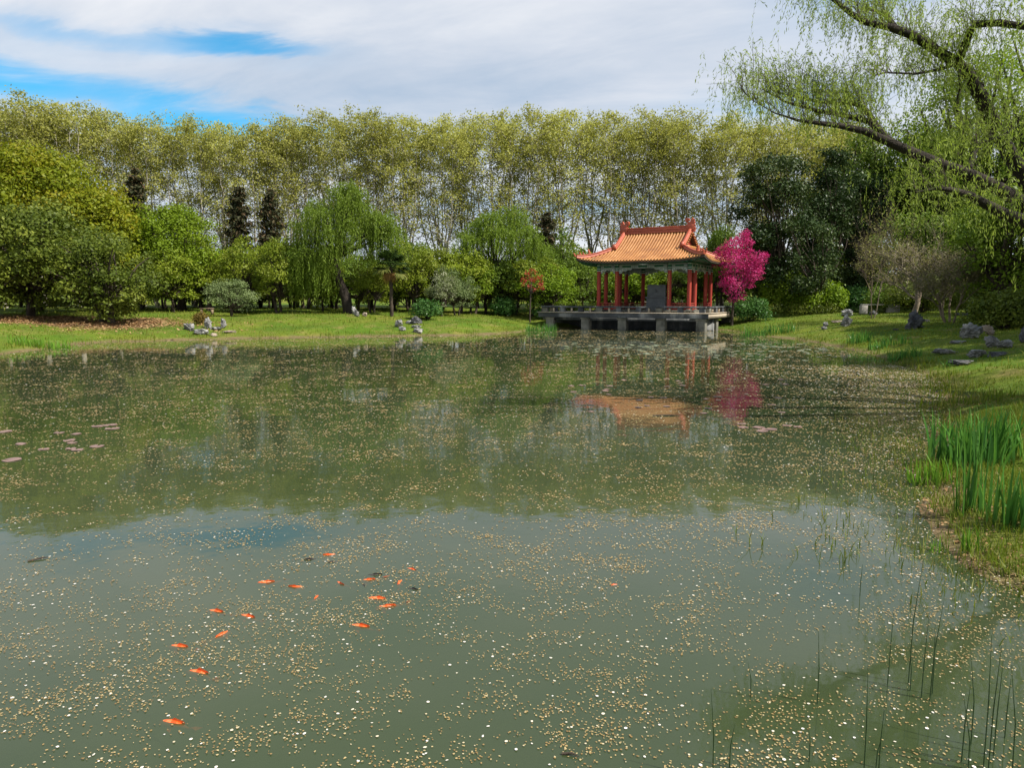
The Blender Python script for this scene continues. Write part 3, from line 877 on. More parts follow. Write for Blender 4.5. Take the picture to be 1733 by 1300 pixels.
# ---------------------------------------------------------------- palm
def palm():
    D = 53; x = P(662, 500, D)[0]
    e = empty('palm_tree', (x, D, z1(x, D) - .05))
    zc = P(662, 452, D)[2] - e.location[2]
    wd = G()
    pts = np.array([(0.02 * math.sin(k), 0.02 * math.cos(k * 2), zc * k / 14) for k in range(15)])
    tube(wd, pts, [.12 + .03 * (k % 2) for k in range(15)], 9)
    wd.build('trunk', M['bark'], e)
    gs = {'palm_leaf': G(), 'palm_yellow': G(), 'palm_dry': G()}
    for k in range(44):
        a = k * 2.39996
        if k < 3: mt, el = 'palm_dry', rng.uniform(-85, -68)
        elif k < 9: mt, el = 'palm_yellow', rng.uniform(-35, -5)
        else: mt, el = 'palm_leaf', rng.uniform(-20, 75)
        d = np.array([math.cos(a) * math.cos(R(el)), math.sin(a) * math.cos(R(el)), math.sin(R(el))])
        st = rng.uniform(.6, 1.0) * (.7 if mt == 'palm_dry' else 1)
        o = np.array([0, 0, zc]); hub = o + d * st
        tube(gs[mt], [o, hub], [.02, .014], 4)
        side = nrm(np.cross(d, np.array([0, 0, 1.0]))); upv = np.cross(side, d)
        for b in np.linspace(-1.45, 1.45, 17):
            bd = d * math.cos(b) + side * math.sin(b)
            ln = rng.uniform(.6, .85)
            p1 = hub + bd * ln * .6 + upv * .03; p2 = hub + bd * ln + np.array([0, 0, -.20 * rng.uniform(.5, 1.6)])
            wv = np.cross(bd, upv) * .05
            gs[mt].add([hub, p1 - wv, p2, p1 + wv], [[0, 1, 2, 3]], rng.random())
    gs['palm_leaf'].build('frond', M['palm_leaf'], e)
    o = gs['palm_yellow'].build('frond', M['palm_yellow'], e); o['label'] = 'yellowing drooping fan fronds'
    o = gs['palm_dry'].build('frond', M['palm_dry'], e); o['label'] = 'dry orange brown fronds hanging under the crown'
    tag(e, 'short fan palm with a skirt of dry orange fronds right of the big willow', 'palm')


palm()


# ---------------------------------------------------------------- shrubs
def shrub(name, px, py, wpx, hpx, mat, lab, L=.16, Wd=.09, per=150, D=None, cat='bush', nl=22, lrf=.26):
    g0 = ground(px, py)
    D = D or g0[1]; x = P(px, 500, D)[0]; z = z1(x, D)
    w = wpx * scale_at(D); h = hpx * scale_at(D)
    wd, cr = G(), G()
    lobes = lobes_on((0, 0, h * .5), (w / 2, w / 2 * .9, h * .52), nl, lrf * min(w, h * 1.4), .8, -.75, 1.0)
    limbs_to(wd, lobes, (0, 0, 0), .04, 2, 4)
    lobed(cr, lobes, per, L, Wd, low=-.7)
    e = empty(name, (x, D, z - .05))
    wd.build('stem', M['bark'], e, True); cr.build('foliage', mat, e)
    tag(e, lab, cat)
    return e


shrub('azalea_bush', 724, 540, 46, 34, M['azalea_leaf'], 'rounded dark green bush right of the stacked grey stones')
shrub('azalea_bush', 853, 534, 42, 32, M['azalea_leaf'], 'rounded dark green bush alone on the lawn before the forked willow')
shrub('azalea_bush', 1268, 543, 72, 38, M['azalea_leaf'], 'wide green bush at the right end of the stone deck', per=140)
shrub('ball_shrub', 337, 548, 24, 20, M['ball_leaf'], 'small brown ball shrub standing among the left rock group', per=500, L=.09, Wd=.05)
shrub('azalea_bush', 1440, 528, 70, 40, M['azalea_leaf'], 'bright leafy bush above the stacked stones on the right bank')
shrub('azalea_bush', 922, 540, 34, 22, M['azalea_leaf'], 'low bush tucked against the left end of the stone deck')
shrub('shrub', 400, 530, 60, 30, M['grey_leaf'], 'light green low shrub on the lawn right of the left rock group', per=110)
shrub('shrub', 960, 522, 46, 24, M['dark_leaf'], 'low dark shrub left of the clipped hedge by the deck', D=60)
shrub('shrub', 1385, 515, 95, 58, M['bright_leaf'], 'glowing yellow green shrub under the dark magnolias', D=58, L=.2, Wd=.13)
shrub('shrub', 1330, 515, 80, 66, M['bright_leaf'], 'yellow green shrub between the magenta tree and the magnolia trunk', D=60, L=.2, Wd=.13)
shrub('shrub', 1560, 515, 110, 60, M['dark_leaf'], 'dark shrub in shade behind the stone bench', D=52)
shrub('shrub', 1665, 518, 130, 70, M['dark_leaf'], 'dark shrub in the shade at the right edge behind the pale multi stemmed tree', D=48)
shrub('shrub', 1700, 522, 120, 66, M['dark_leaf'], 'dark bush at the right edge under the lower green tree', D=33)
shrub('shrub', 1505, 515, 80, 46, M['mid_leaf'], 'green shrub behind the bare brown tree', D=54)


def hedge(px0, px1, D, h, lab):
    x0, x1 = P(px0, 500, D)[0], P(px1, 500, D)[0]
    n = int((x1 - x0) / .5)
    lobes = [(x0 + (k + .5) * (x1 - x0) / n - (x0 + x1) / 2, rng.normal() * .1, h * .5, .5, .55, h * .52) for k in range(n)]
    cr = G(); lobed(cr, lobes, 170, .12, .08, low=-.8)
    o = cr.build('hedge', M['dark_leaf']); xm = (x0 + x1) / 2; o.location = (xm, D, z1(xm, D))
    tag(o, lab, 'hedge')


hedge(945, 1015, 62, 1.15, 'clipped hedge behind the left side of the pavilion')
hedge(1275, 1420, 56, 1.0, 'long clipped dark hedge right of the magenta tree')


# ---------------------------------------------------------------- flowering and dark trees round the pavilion
def clump_tree(name, px, D, clumps, mat, lab, per=200, L=.13, Wd=.08, trunk_px=None, base_y=None, inner=.3, wmat=None, tr=.12, cat='tree', jitter=.9):
    bx = P(trunk_px or px, 500, D)[0]
    e = empty(name, (bx, D, z1(bx, D) - .05)); b = np.array(e.location)
    wd, cr = G(), G(); lobes = []
    for (cx, cy, rp, dd) in clumps:
        p = P(cx, cy, D + dd) - b; r = rp * scale_at(D)
        lobes.append((p[0], p[1], p[2], r, r, r * .8))
    fork = np.array([0.05, 0, min(l[2] for l in lobes) * .8 + .2])
    tube(wd, wander(np.zeros(3), fork, 5, .04), np.linspace(tr, tr * .75, 5), 7)
    limbs_to(wd, lobes, fork, tr * .5)
    lobed(cr, lobes, per, L, Wd, low=-.9, inner=inner, jitter=jitter)
    wd.build('trunk', wmat or M['bark'], e, True); cr.build('crown', mat, e)
    tag(e, lab, cat)
    return e


clump_tree('redbud_tree', 1250, 53.5,
           [(1262, 396, 9, 0), (1254, 408, 13, .2), (1240, 418, 16, -.2), (1225, 430, 15, .2), (1215, 446, 10, 0), (1240, 440, 20, -.4), (1262, 428, 14, .4), (1272, 448, 16, 0), (1285, 438, 13, -.2), (1294, 432, 7, 0),
            (1255, 458, 19, .4), (1232, 462, 14, .2), (1276, 464, 14, -.3), (1222, 480, 9, 0), (1240, 486, 16, -.2), (1262, 478, 14, 0), (1248, 500, 12, .1), (1234, 474, 10, -.5), (1240, 506, 8, 0), (1284, 456, 9, .3), (1268, 410, 8, .2)],
           M['magenta_leaf'], 'vivid magenta flowering tree beside the right end of the pavilion', per=400, L=.11, Wd=.075, trunk_px=1240)
clump_tree('maple_tree', 902, 57, [(893, 464, 6, 0), (903, 460, 5, .2), (911, 470, 7, .2), (887, 474, 6, -.2), (913, 484, 6, 0), (901, 473, 7, .3), (917, 478, 4, 0), (896, 485, 5, .1), (906, 490, 5, 0), (885, 482, 4, 0), (899, 456, 3, 0), (918, 488, 4, .2)],
           M['red_leaf'], 'small red leaved maple on the lawn left of the pavilion', per=190, L=.13, Wd=.08, tr=.07, trunk_px=897)


def rnd_clumps(px, y0, y1, w0, n, r, taper=.5, D=2.2):
    out = []
    for k in range(n):
        t = rng.random() ** .9
        wv = w0 * (1 - taper * abs(2 * t - .75)) / 2
        out.append((px + rng.uniform(-1, 1) * wv, y0 + (y1 - y0) * t, r * rng.uniform(.7, 1.2), rng.uniform(-1, 1) * D))
    return out


clump_tree('magnolia_tree', 1308, 60, [(1305, 268, 12, 0), (1320, 275, 12, 0)] + rnd_clumps(1306, 275, 480, 120, 52, 19), M['magnolia_leaf'],
           'tall dark glossy magnolia just right of the magenta tree', per=95, L=.26, Wd=.13, trunk_px=1312, tr=.22, inner=.4)
clump_tree('magnolia_tree', 1392, 64, [(1395, 258, 12, 0), (1410, 262, 12, 0)] + rnd_clumps(1392, 265, 470, 115, 50, 19), M['magnolia_leaf'],
           'second dark magnolia behind the bare brown tree', per=95, L=.27, Wd=.14, trunk_px=1400, tr=.22, inner=.4)
clump_tree('magnolia_tree', 1372, 57, rnd_clumps(1368, 375, 500, 120, 36, 17), M['magnolia_leaf'],
           'lower dark magnolia between the two tall ones above the glowing shrub', per=80, L=.24, Wd=.12, trunk_px=1385, tr=.18, inner=.4)


clump_tree('magnolia_tree', 1450, 68, rnd_clumps(1455, 290, 490, 120, 44, 19), M['magnolia_leaf'],
           'dark broad evergreen standing behind the bare brown tree and the bench', per=90, L=.28, Wd=.14, trunk_px=1450, tr=.2, inner=.4)
t = px_tree('broadleaf_tree', 1570, 330, 58, 170, M['mid_leaf'], crown_low=.0, lowcut=-1, nl=44, lr=1.3, per=60, L=.22, Wd=.14)
tag(t, 'dense green tree behind the pale bare trees', 'tree')


# ---------------------------------------------------------------- bare twiggy trees on the right bank
def twiggy(px, D, ytop, wpx, lab, mat, leafn, stems=1, lean=0.0, wmat=None, levels=4, leafmat=None):
    x = P(px, 500, D)[0]; e = empty('bare_tree', (x, D, z1(x, D) - .05))
    h = P(px, ytop, D)[2] - e.location[2]; w = wpx * scale_at(D)
    wd, tw, cr = G(), G(), G(); tips = []

    def grow(p, d, ln, r, lev):
        q = p + d * ln
        pts = wander(p, q, 5, ln * .035)
        (tube(wd, pts, np.linspace(r, r * .65, 5), 6) if lev >= 3 else tube(tw, pts, np.linspace(r, r * .5, 5), 3))
        if lev == 0:
            tips.append(pts[2:]); return
        nc = 5 if lev >= 3 else 6
        for k in range(nc):
            t = rng.uniform(.4, 1.0); i = min(int(t * 4), 3)
            s = pts[i] + (pts[i + 1] - pts[i]) * (t * 4 - i)
            dd = nrm(d + rng.normal(size=3) * np.array([.55, .55, .35]) + np.array([0, 0, .30]))
            grow(s, dd, ln * rng.uniform(.45, 1.0), r * .5, lev - 1)
    for s in range(stems):
        a = rng.uniform(0, 6); d0 = nrm(np.array([math.cos(a) * .28 * (stems > 1) + lean, math.sin(a) * .28 * (stems > 1), 1.0]))
        st = np.array([math.cos(a), math.sin(a), 0]) * .22 * (stems > 1)
        grow(st, d0, h * .27, .012 * h + .02 if stems == 1 else .055, levels)
    allp = np.concatenate(wd.V + tw.V); sc = np.array([w / (np.ptp(allp[:, 0]) * .86), w / (np.ptp(allp[:, 1]) * .86), h / allp[:, 2].max()])
    for g in (wd, tw):
        g.V = [v * sc for v in g.V]
    T = np.concatenate(tips) * sc
    T = T[rng.integers(0, len(T), leafn)] + rng.normal(size=(leafn, 3)) * .08
    leaves(cr, T, rng.normal(size=(leafn, 3)), rng.uniform(.08, .16, leafn), rng.uniform(.05, .09, leafn))
    wd.build('trunk', wmat or M['pale_bark'], e, True); tw.build('twigs', mat, e)
    cr.build('foliage', leafmat or M['twig_leaf'], e)
    tag(e, lab, 'tree')


twiggy(1478, 46, 292, 140, 'bare brown tree with a fine fan of upright twigs behind the bench', M['twig'], 2200, stems=2)
twiggy(1546, 41, 385, 120, 'small bare tree with a short pale bent trunk right of the stone bench', M['twig_pale'], 1800, lean=.06)
twiggy(1612, 38, 335, 170, 'pale multi stemmed bare tree at the edge of the shade', M['twig_pale'], 3000, stems=4)


# ---------------------------------------------------------------- leafy trees on the right
t = px_tree('broadleaf_tree', 1640, 95, 67, 250, M['sunny_leaf'], crown_low=.1, lowcut=-1, nl=60, lr=1.7, per=42, L=.24, Wd=.15, inner=.3)
tag(t, 'tall leafy green tree behind the willow branches at right', 'tree')
t = px_tree('broadleaf_tree', 1760, 30, 60, 280, M['sunny_leaf'], crown_low=.1, lowcut=-1, nl=60, lr=1.6, per=42, L=.22, Wd=.14, inner=.3)
tag(t, 'tall leafy green tree at the right edge behind the willow', 'tree')
t = px_tree('broadleaf_tree', 1695, 300, 36, 150, M['sunny_leaf'], crown_low=.1, lowcut=-1, nl=40, lr=.9, per=90, L=.17, Wd=.11, inner=.3)
tag(t, 'lower green tree at the right edge below the bottom willow branch', 'tree')
t = px_tree('broadleaf_tree', 1545, 205, 70, 170, M['sunny_leaf'], crown_low=.2, nl=44, lr=1.9, per=40, L=.28, Wd=.18, inner=.3)
tag(t, 'tall green tree behind the bare brown tree and the main willow branch', 'tree')
t = px_tree('broadleaf_tree', 1450, 225, 72, 130, M['mid_leaf'], crown_low=.2, nl=36, lr=1.8, per=40, L=.3, Wd=.19, inner=.3)
tag(t, 'green tree between the second magnolia and the bare brown tree', 'tree')


# ---------------------------------------------------------------- the great willow overhanging from the right
def near_willow():
    D = 13.0
    bx, by = 12.6, 13.5
    e = empty('willow_tree', (bx, by, z1(bx, by) - .05)); b = np.array(e.location)
    wd, tw, cr = G(), G(), G()

    def pl(pts): return np.array([P(px, py, D + dd) - b for px, py, dd in pts])
    fork = np.array([-.35, -.1, 1.7])
    tube(wd, wander(np.zeros(3), fork, 6, .03), np.linspace(.52, .40, 6), 10)
    A1 = np.concatenate([[fork], pl([(1790, 405, .3), (1733, 345, .2), (1690, 318, .1), (1640, 294, 0), (1590, 277, -.1), (1545, 258, -.2), (1505, 240, -.3), (1465, 222, -.4), (1420, 212, -.5), (1380, 207, -.6), (1350, 203, -.7), (1310, 190, -.8), (1272, 168, -.9), (1250, 145, -1)])])
    tube(wd, A1, [.28, .15, .125, .115, .105, .097, .088, .077, .062, .048, .036, .024, .011, .007, .004], 8)
    A2 = pl([(1505, 240, -.3), (1488, 220, -.1), (1470, 205, 0), (1430, 195, .1), (1380, 186, .1), (1330, 172, .2), (1290, 150, .3)])
    tube(wd, A2, np.linspace(.075, .012, len(A2)), 6)
    A3 = pl([(1488, 218, 0), (1465, 185, .3), (1448, 176, .4), (1390, 172, .5), (1330, 160, .6), (1295, 146, .7)])
    tube(wd, A3, np.linspace(.055, .01, len(A3)), 6)
    B1 = np.concatenate([[fork], pl([(1790, 380, 1.2), (1735, 305, 1.4), (1700, 245, 1.3), (1668, 180, 1.1), (1640, 128, .9), (1620, 105, .8), (1590, 88, .6), (1565, 72, .5), (1540, 57, .3), (1505, 45, .2), (1465, 37, 0), (1440, 22, -.1), (1410, -2, -.2), (1370, -25, -.3)])])
    tube(wd, B1, [.30, .17, .145, .13, .118, .105, .095, .085, .08, .074, .065, .052, .042, .033, .022], 8)
    B2 = pl([(1620, 105, .8), (1632, 80, .6), (1640, 55, .4), (1652, 40, .3), (1690, 38, .2), (1733, 44, 0), (1790, 60, -.1)])
    tube(wd, B2, np.linspace(.085, .05, len(B2)), 6)
    B3 = pl([(1515, 48, .2), (1500, 25, .4), (1482, 17, .6), (1460, 14, .7)])
    tube(wd, B3, np.linspace(.06, .01, len(B3)), 5)
    B4 = pl([(1618, 108, .8), (1590, 117, .5), (1550, 124, .3), (1500, 122, .1), (1475, 128, 0)])
    tube(wd, B4, np.linspace(.035, .008, len(B4)), 5)
    B5 = pl([(1622, 110, .8), (1626, 145, .7), (1618, 180, .6), (1630, 210, .5), (1630, 240, .5)])
    tube(wd, B5, np.linspace(.035, .012, len(B5)), 5)
    C1 = np.concatenate([[fork], pl([(1800, 395, -.5), (1733, 374, -.6), (1700, 362, -.7), (1668, 345, -.8), (1640, 330, -.9), (1610, 321, -1), (1585, 318, -1), (1550, 325, -1.1)])])
    tube(wd, C1, np.concatenate([[.22], np.linspace(.13, .012, len(C1) - 1)]), 7)
    D1 = pl([(1640, 285, 0), (1650, 255, .2), (1660, 240, .3), (1690, 232, .5), (1720, 215, .6)])
    tube(wd, D1, np.linspace(.06, .015, len(D1)), 5)
    E1 = pl([(1700, 245, 1.3), (1680, 205, 1.2), (1672, 165, 1.0), (1650, 120, 1.2)])
    tube(wd, E1, np.linspace(.08, .02, len(E1)), 5)
    # crown parts out of frame, above and behind, that shade the bank
    up = [np.array([2.0, -1.0, 6.5]), np.array([3.5, 2.5, 6.8]), np.array([.5, 3.0, 7.6]), np.array([-1.0, -3.2, 6.2]), np.array([2.5, -4.0, 5.6]), np.array([-.8, 1.0, 8.6])]
    for u in up:
        tube(wd, wander(fork, u, 7, .15), np.linspace(.2, .04, 7), 6)

    def along(line, n, t0=0.0, t1=1.0):
        L = len(line) - 1
        q = rng.uniform(t0, t1, n) * L; i = np.minimum(q.astype(int), L - 1)
        return line[i] + (line[i + 1] - line[i]) * (q - i)[:, None]
    # short secondary shoots rising off the branches, then hanging strands from them
    roots = []; 
    for line, n, t0, rise in ((A1, 55, .42, .9), (A2, 70, .25, .8), (A3, 75, .2, .75), (B1, 100, .35, .6), (B2, 45, 0, .8), (B3, 30, .2, .5), (B4, 40, 0, .2), (B5, 22, .1, .2), (C1, 34, .3, .5), (D1, 34, .2, .5), (E1, 44, .1, .6)):
        s = along(line, n, t0)
        d = np.clip(rng.normal(size=(n, 3)), -1.4, 1.4) * np.array([.28, .45, .22]) + np.array([-.22, 0, rise * .45])
        ee = s + d
        for k in range(n):
            m_ = s[k] + d[k] * .55 + np.array([0, 0, .16]); tube(tw, [s[k], s[k] + d[k] * .25 + np.array([0, 0, .11]), m_, ee[k] + np.array([-.02, 0, .05])], [.0065, .005, .004, .002], 3)
        roots.append(ee); roots.append(s + d * .5)
    Rt = np.concatenate(roots)
    strands(cr, tw, Rt, 1, .14, .52, out=.32, nl=20, L=.07, Wd=.014, rise=.22, tw=.002)
    strands(cr, None, Rt, 1, .18, .34, out=.34, nl=16, L=.065, Wd=.014, rise=.26)
    # denser hanging curtains at the right edge and behind the frame
    dense = np.concatenate([along(B1, 50, .2, .6), along(B2, 55, .3, 1), along(A1, 50, .12, .42), along(D1, 30, .2, 1), along(E1, 40), along(C1, 30, .12, .5)])
    dense = dense + rng.normal(size=dense.shape) * np.array([.55, 1.0, .45]) + np.array([.15, .6, .3])
    strands(cr, None, dense, 1, .22, .6, out=.4, nl=22, L=.09, Wd=.02, rise=.2)
    for u in up:
        strands(cr, None, u + rng.normal(size=(40, 3)) * np.array([.9, .9, .5]), 4, .3, 2.6, out=.8, nl=20, L=.15, Wd=.04, rise=.3)
    wd.build('trunk', M['willow_bark'], e, True); tw.build('twigs', M['bark'], e); cr.build('crown', M['near_willow_leaf'], e)
    tag(e, 'great willow leaning in from the right, dark branches arching over the pond', 'tree')


near_willow()
# further right-bank willows beyond the frame whose shade falls on the lawn
for (x, y, h, w) in ((21.5, 22.0, 9.5, 8), (27.5, 31, 11, 8), (35.5, 43, 12, 9), (24.5, 26.5, 8, 5), (31, 37.5, 9, 5), (19.5, 5.5, 8.5, 7)):
    t = bushy_tree('broadleaf_tree', x, y, h, w, M['mid_leaf'], crown_low=.25, nl=40, lr=1.4, per=30, L=.26, Wd=.16)
    tag(t, 'leafy tree on the right bank outside the view, casting shade on the lawn', 'tree', 'trees right of the view')


# ---------------------------------------------------------------- pavilion
PC = np.array([11.06, 55.2, 1.30]); PR = R(-30)
A_, B_ = 4.82, 4.07           # eave half sizes
GX = 2.65                     # ridge half length / gable plane
EZ, RZ = 3.72, 6.02           # eave and ridge heights above the deck


def hf(d):
    t = d / B_
    return EZ + (RZ - EZ) * (0.62 * t + 0.38 * t * t)


def upturn(x, y):
    cx = np.clip((abs(x) - 1.8) / (A_ - 1.8), 0, 1); cy = np.clip((abs(y) - 1.4) / (B_ - 1.4), 0, 1)
    return .30 * cx ** 2.2 * cy ** 2.2


def roof_pt(axis_, s, d, sgn):
    """point on a slope: axis 0 = front/back (s is x), 1 = sides (s is y); d = inward distance from the eave"""
    if axis_ == 0: x, y = s, sgn * (B_ - d)
    else: x, y = sgn * (A_ - d), s
    return np.array([x, y, hf(d) + upturn(x, y)])


def dmax(axis_, s):
    if axis_ == 0: return B_ if abs(s) <= GX else A_ - abs(s)
    return A_ - GX + .15 if abs(s) <= B_ - (A_ - GX) else min(A_ - GX + .15, B_ - abs(s))


def build_pavilion():
    e = empty('pavilion', PC, PR)
    # floor
    g = G(); box(g, (0, 0, .075), (8.1, 6.9, .15)); fl = g.build('floor', M['stone'], e); bevel(fl, .02)
    # roof: sheet + tile ribs
    tl, rb, so_ = G(), G(), G()
    ends = G()
    for ax, half in ((0, A_), (1, B_)):
        for sgn in (-1, 1):
            n = 84 if ax == 0 else 72
            S = np.linspace(-half, half, n + 1); K = 14
            grid = np.array([[roof_pt(ax, s, d, sgn) for d in np.linspace(0, max(dmax(ax, s), .0), K)] for s in S])
            V = grid.reshape(-1, 3)
            i, j = np.meshgrid(np.arange(n), np.arange(K - 1), indexing='ij')
            q = np.stack([i * K + j, (i + 1) * K + j, (i + 1) * K + j + 1, i * K + j + 1], -1).reshape(-1, 4)
            rb.add(V, q)
            so_.add(V - np.array([0, 0, .16]), q)
            # eave fascia
            lo = grid[:, 0] - np.array([0, 0, .16])
            fv = np.concatenate([grid[:, 0], lo]); m = n + 1
            so_.add(fv, [[k, k + 1, m + k + 1, m + k] for k in range(n)])
            nr = int(2 * half / .225)
            for s in (np.arange(nr) + .5) * (2 * half / nr) - half:
                dm = dmax(ax, s)
                if dm < .12: continue
                ds = np.linspace(-.05, dm, 12)
                cen = np.array([roof_pt(ax, s, max(d, 0), sgn) for d in ds]); 
                out = np.array([0, sgn, 0]) if ax == 0 else np.array([sgn, 0, 0])
                cen[0] = cen[1] * 0 + roof_pt(ax, s, 0, sgn) + out * .05
                lat = np.array([1.0, 0, 0]) if ax == 0 else np.array([0, 1.0, 0])
                arc = np.linspace(0, PI, 6)
                r = .07
                # tiny steps where one tile overlaps the next
                rr = np.array([r * (1 + .06 * (k % 2)) for k in range(12)])
                ring = cen[:, None] + np.cos(arc)[None, :, None] * lat * rr[:, None, None] + np.sin(arc)[None, :, None] * np.array([0, 0, 1.0]) * rr[:, None, None] * 1.1
                i, j = np.meshgrid(np.arange(11), np.arange(5), indexing='ij')
                q = np.stack([i * 6 + j, (i + 1) * 6 + j, (i + 1) * 6 + j + 1, i * 6 + j + 1], -1).reshape(-1, 4)
                tl.add(ring.reshape(-1, 3), q)
                # round tile end
                c = cen[0]; a = np.linspace(0, 2 * PI, 10, endpoint=False)
                ends.add(np.array([c + out * .012 + lat * math.cos(t) * .08 + np.array([0, 0, math.sin(t) * .08 + .01]) for t in a]), np.arange(10)[None, :])
    rf = tl.build('roof', M['tile'], e); rb.build('pan_tiles', M['pan_tile_shade'], rf)
    ends.build('tile_end', M['tile'], rf)
    so_.build('soffit', M['soffit'], rf)
    # rafters
    g = G()
    for s in np.arange(-A_ + .3, A_ - .2, .3):
        for sg in (-1, 1):
            zt_ = EZ - .2 + upturn(s, B_) * .8
            tube(g, [(s, sg * (B_ - .08), zt_ + .02), (s * .96, sg * 2.9, EZ + .28)], [.05, .05], 5, cap=True)
    for s in np.arange(-B_ + .3, B_ - .2, .3):
        for sg in (-1, 1):
            zt_ = EZ - .2 + upturn(A_, s) * .8
            tube(g, [(sg * (A_ - .08), s, zt_ + .02), (sg * 3.5, s * .96, EZ + .28)], [.05, .05], 5, cap=True)
    g.build('rafters', M['beam_green'], rf)
    # main ridge with mouldings
    g = G(); box(g, (0, 0, RZ + .17), (2 * GX - .3, .16, .42)); box(g, (0, 0, RZ + .40), (2 * GX - .3, .26, .08)); box(g, (0, 0, RZ + .02), (2 * GX - .3, .30, .10)); box(g, (0, 0, RZ + .22), (2 * GX - .3, .22, .05))
    bevel(g.build('ridge', M['ridge'], rf), .015)
    # dragon finials
    outl = [(-.42, -.05), (.34, -.05), (.40, .10), (.36, .24), (.24, .26), (.32, .36), (.30, .52), (.20, .50), (.22, .64), (.34, .70), (.38, .84), (.30, .97), (.16, 1.0), (.04, .93), (.02, .82), (.10, .76), (.16, .82),
            (.20, .78), (.14, .70), (.02, .70), (-.06, .78), (-.14, .96), (-.22, 1.02), (-.22, .86), (-.30, .92), (-.40, .86), (-.32, .76), (-.40, .66), (-.34, .54), (-.44, .46), (-.36, .34), (-.46, .22), (-.40, .10)]
    for sg in (-1, 1):
        g = G(); prism(g, outl, .22, lambda u, v, w, sg=sg: (sg * (GX - .08) - sg * u * .95, w, RZ + v * .98))
        box(g, (sg * GX - sg * .05, 0, RZ + .3), (.5, .3, .4)); tube(g, [(sg * (GX - .22), -.18, RZ + .3), (sg * (GX - .22), .18, RZ + .3)], [.11, .11], 8, cap=True)
        tube(g, [(sg * (GX - .3), -.14, RZ + .86), (sg * (GX - .3), .14, RZ + .86)], [.13, .13], 10, cap=True)
        bevel(g.build('finial', M['ridge'], rf), .02)
    # gable slopes (descending ridges), hip ridges, gable walls
    yg = B_ - (A_ - GX)

    def ridge_strip(g, pts, wd=.2, ht=.26):
        pts = np.array(pts); n = len(pts)
        tan = nrm(np.gradient(pts, axis=0)); side = nrm(np.cross(tan, np.array([0, 0, 1.0])))
        prof = [(-.5, -.1), (-.5, .45), (-.36, .5), (-.36, .72), (-.5, .78), (-.42, .95), (0, 1.05), (.42, .95), (.5, .78), (.36, .72), (.36, .5), (.5, .45), (.5, -.1)]
        k = len(prof)
        V = np.array([[p + s * a * wd + np.array([0, 0, b * ht]) for a, b in prof] for p, s in zip(pts, side)]).reshape(-1, 3)
        i, j = np.meshgrid(np.arange(n - 1), np.arange(k - 1), indexing='ij')
        g.add(V, np.stack([i * k + j, i * k + j + 1, (i + 1) * k + j + 1, (i + 1) * k + j], -1).reshape(-1, 4))
        g.add(V[:k], np.arange(k)[None, :]); g.add(V[-k:], np.arange(k)[None, ::-1])
    for sx in (-1, 1):
        for sy in (-1, 1):
            g = G(); pts = [(sx * (GX - .04), sy * y, hf(B_ - y) + .02) for y in np.linspace(.12, yg + .12, 9)]
            ridge_strip(g, pts, .24, .28); box(g, (sx * (GX - .04), sy * (yg + .16), hf(B_ - yg) + .16), (.26, .16, .42))
            g.build('gable_ridge', M['ridge'], rf)
            g = G(); pts = []
            for t in np.linspace(0, 1, 12):
                d = (A_ - GX) * (1 - t); x = A_ - d; y = B_ - d
                pts.append((sx * x, sy * y, hf(d) + upturn(x, y) + .04))
            ridge_strip(g, pts, .22, .24)
            ex, ey, ez = pts[-1]
            # end beast and little riding figures
            dirn = nrm(np.array([sx, sy, 0.0]))
            for off, hh, rr in ((.12, .26, .07), (-.35, .34, .06), (-.6, .34, .06), (-1.05, .46, .1)):
                c = np.array([ex, ey, 0]) + dirn * off; zb = ez + .1 if off > -.9 else hf(.75) + .25
                tube(g, [c + (0, 0, zb - ez + ez), c + dirn * .03 + (0, 0, zb + hh * .5), c + dirn * .12 + (0, 0, zb + hh)], [rr, rr * .9, rr * .45], 6, cap=True)
            g.build('hip_ridge', M['ridge'], rf)
        # gable wall
        g = G()
        ys = np.linspace(-yg, yg, 13); zb = hf(A_ - GX) - .05
        gx = sx * (GX - .22)
        top = [(gx, y, hf(B_ - abs(y)) - .02) for y in ys]; bot = [(gx, y, zb) for y in ys]
        g.add(np.array(top + bot), [[k, k + 1, 13 + k + 1, 13 + k] for k in range(12)])
        g.build('gable', M['red_wood'], rf)
        g = G()
        box(g, (sx * (GX - .02), 0, zb + .16), (.2, 2 * yg - .1, .22)); 
        for y in np.linspace(-yg + .2, yg - .2, 15):    # edge tiles stepping down the gable verge
            z0 = hf(B_ - abs(y)) + .06
            tube(g, [(sx * (GX + .02), y, z0), (sx * (GX + .22), y, z0 - .09)], [.065, .065], 7, cap=True)
        g.build('verge_tile', M['tile'], rf)
    # columns
    cx = [3.475, 2.02]; cy = [2.885, 1.48]
    cols = [(sx * 3.475, sy * 2.885) for sx in (-1, 1) for sy in (-1, 1)] + [(sx * 2.02, sy * 2.885) for sx in (-1, 1) for sy in (-1, 1)] + [(sx * 3.475, sy * 1.48) for sx in (-1, 1) for sy in (-1, 1)]
    for (x, y) in cols:
        g = G(); tube(g, [(x, y, .24), (x, y, 1.8), (x, y, 3.05)], [.155, .15, .145], 16, cap=True)
        c = g.build('column', M['column'], e, True)
        g = G(); tube(g, [(x, y, .15), (x, y, .19), (x, y, .25)], [.25, .26, .2], 16, cap=True); g.build('column_base', M['stone'], c)
        g = G(); tube(g, [(x, y, 3.05), (x, y, 3.2), (x, y, 3.56)], [.152, .16, .155], 16, cap=True); g.build('capital', M['beam_green'], c)
        g = G(); 
        for zz in (3.07, 3.22, 3.48):
            g = G(); tube(g, [(x, y, zz), (x, y, zz + .04)], [.167, .167], 16, cap=True); g.build('band', M['beam_white'], c)
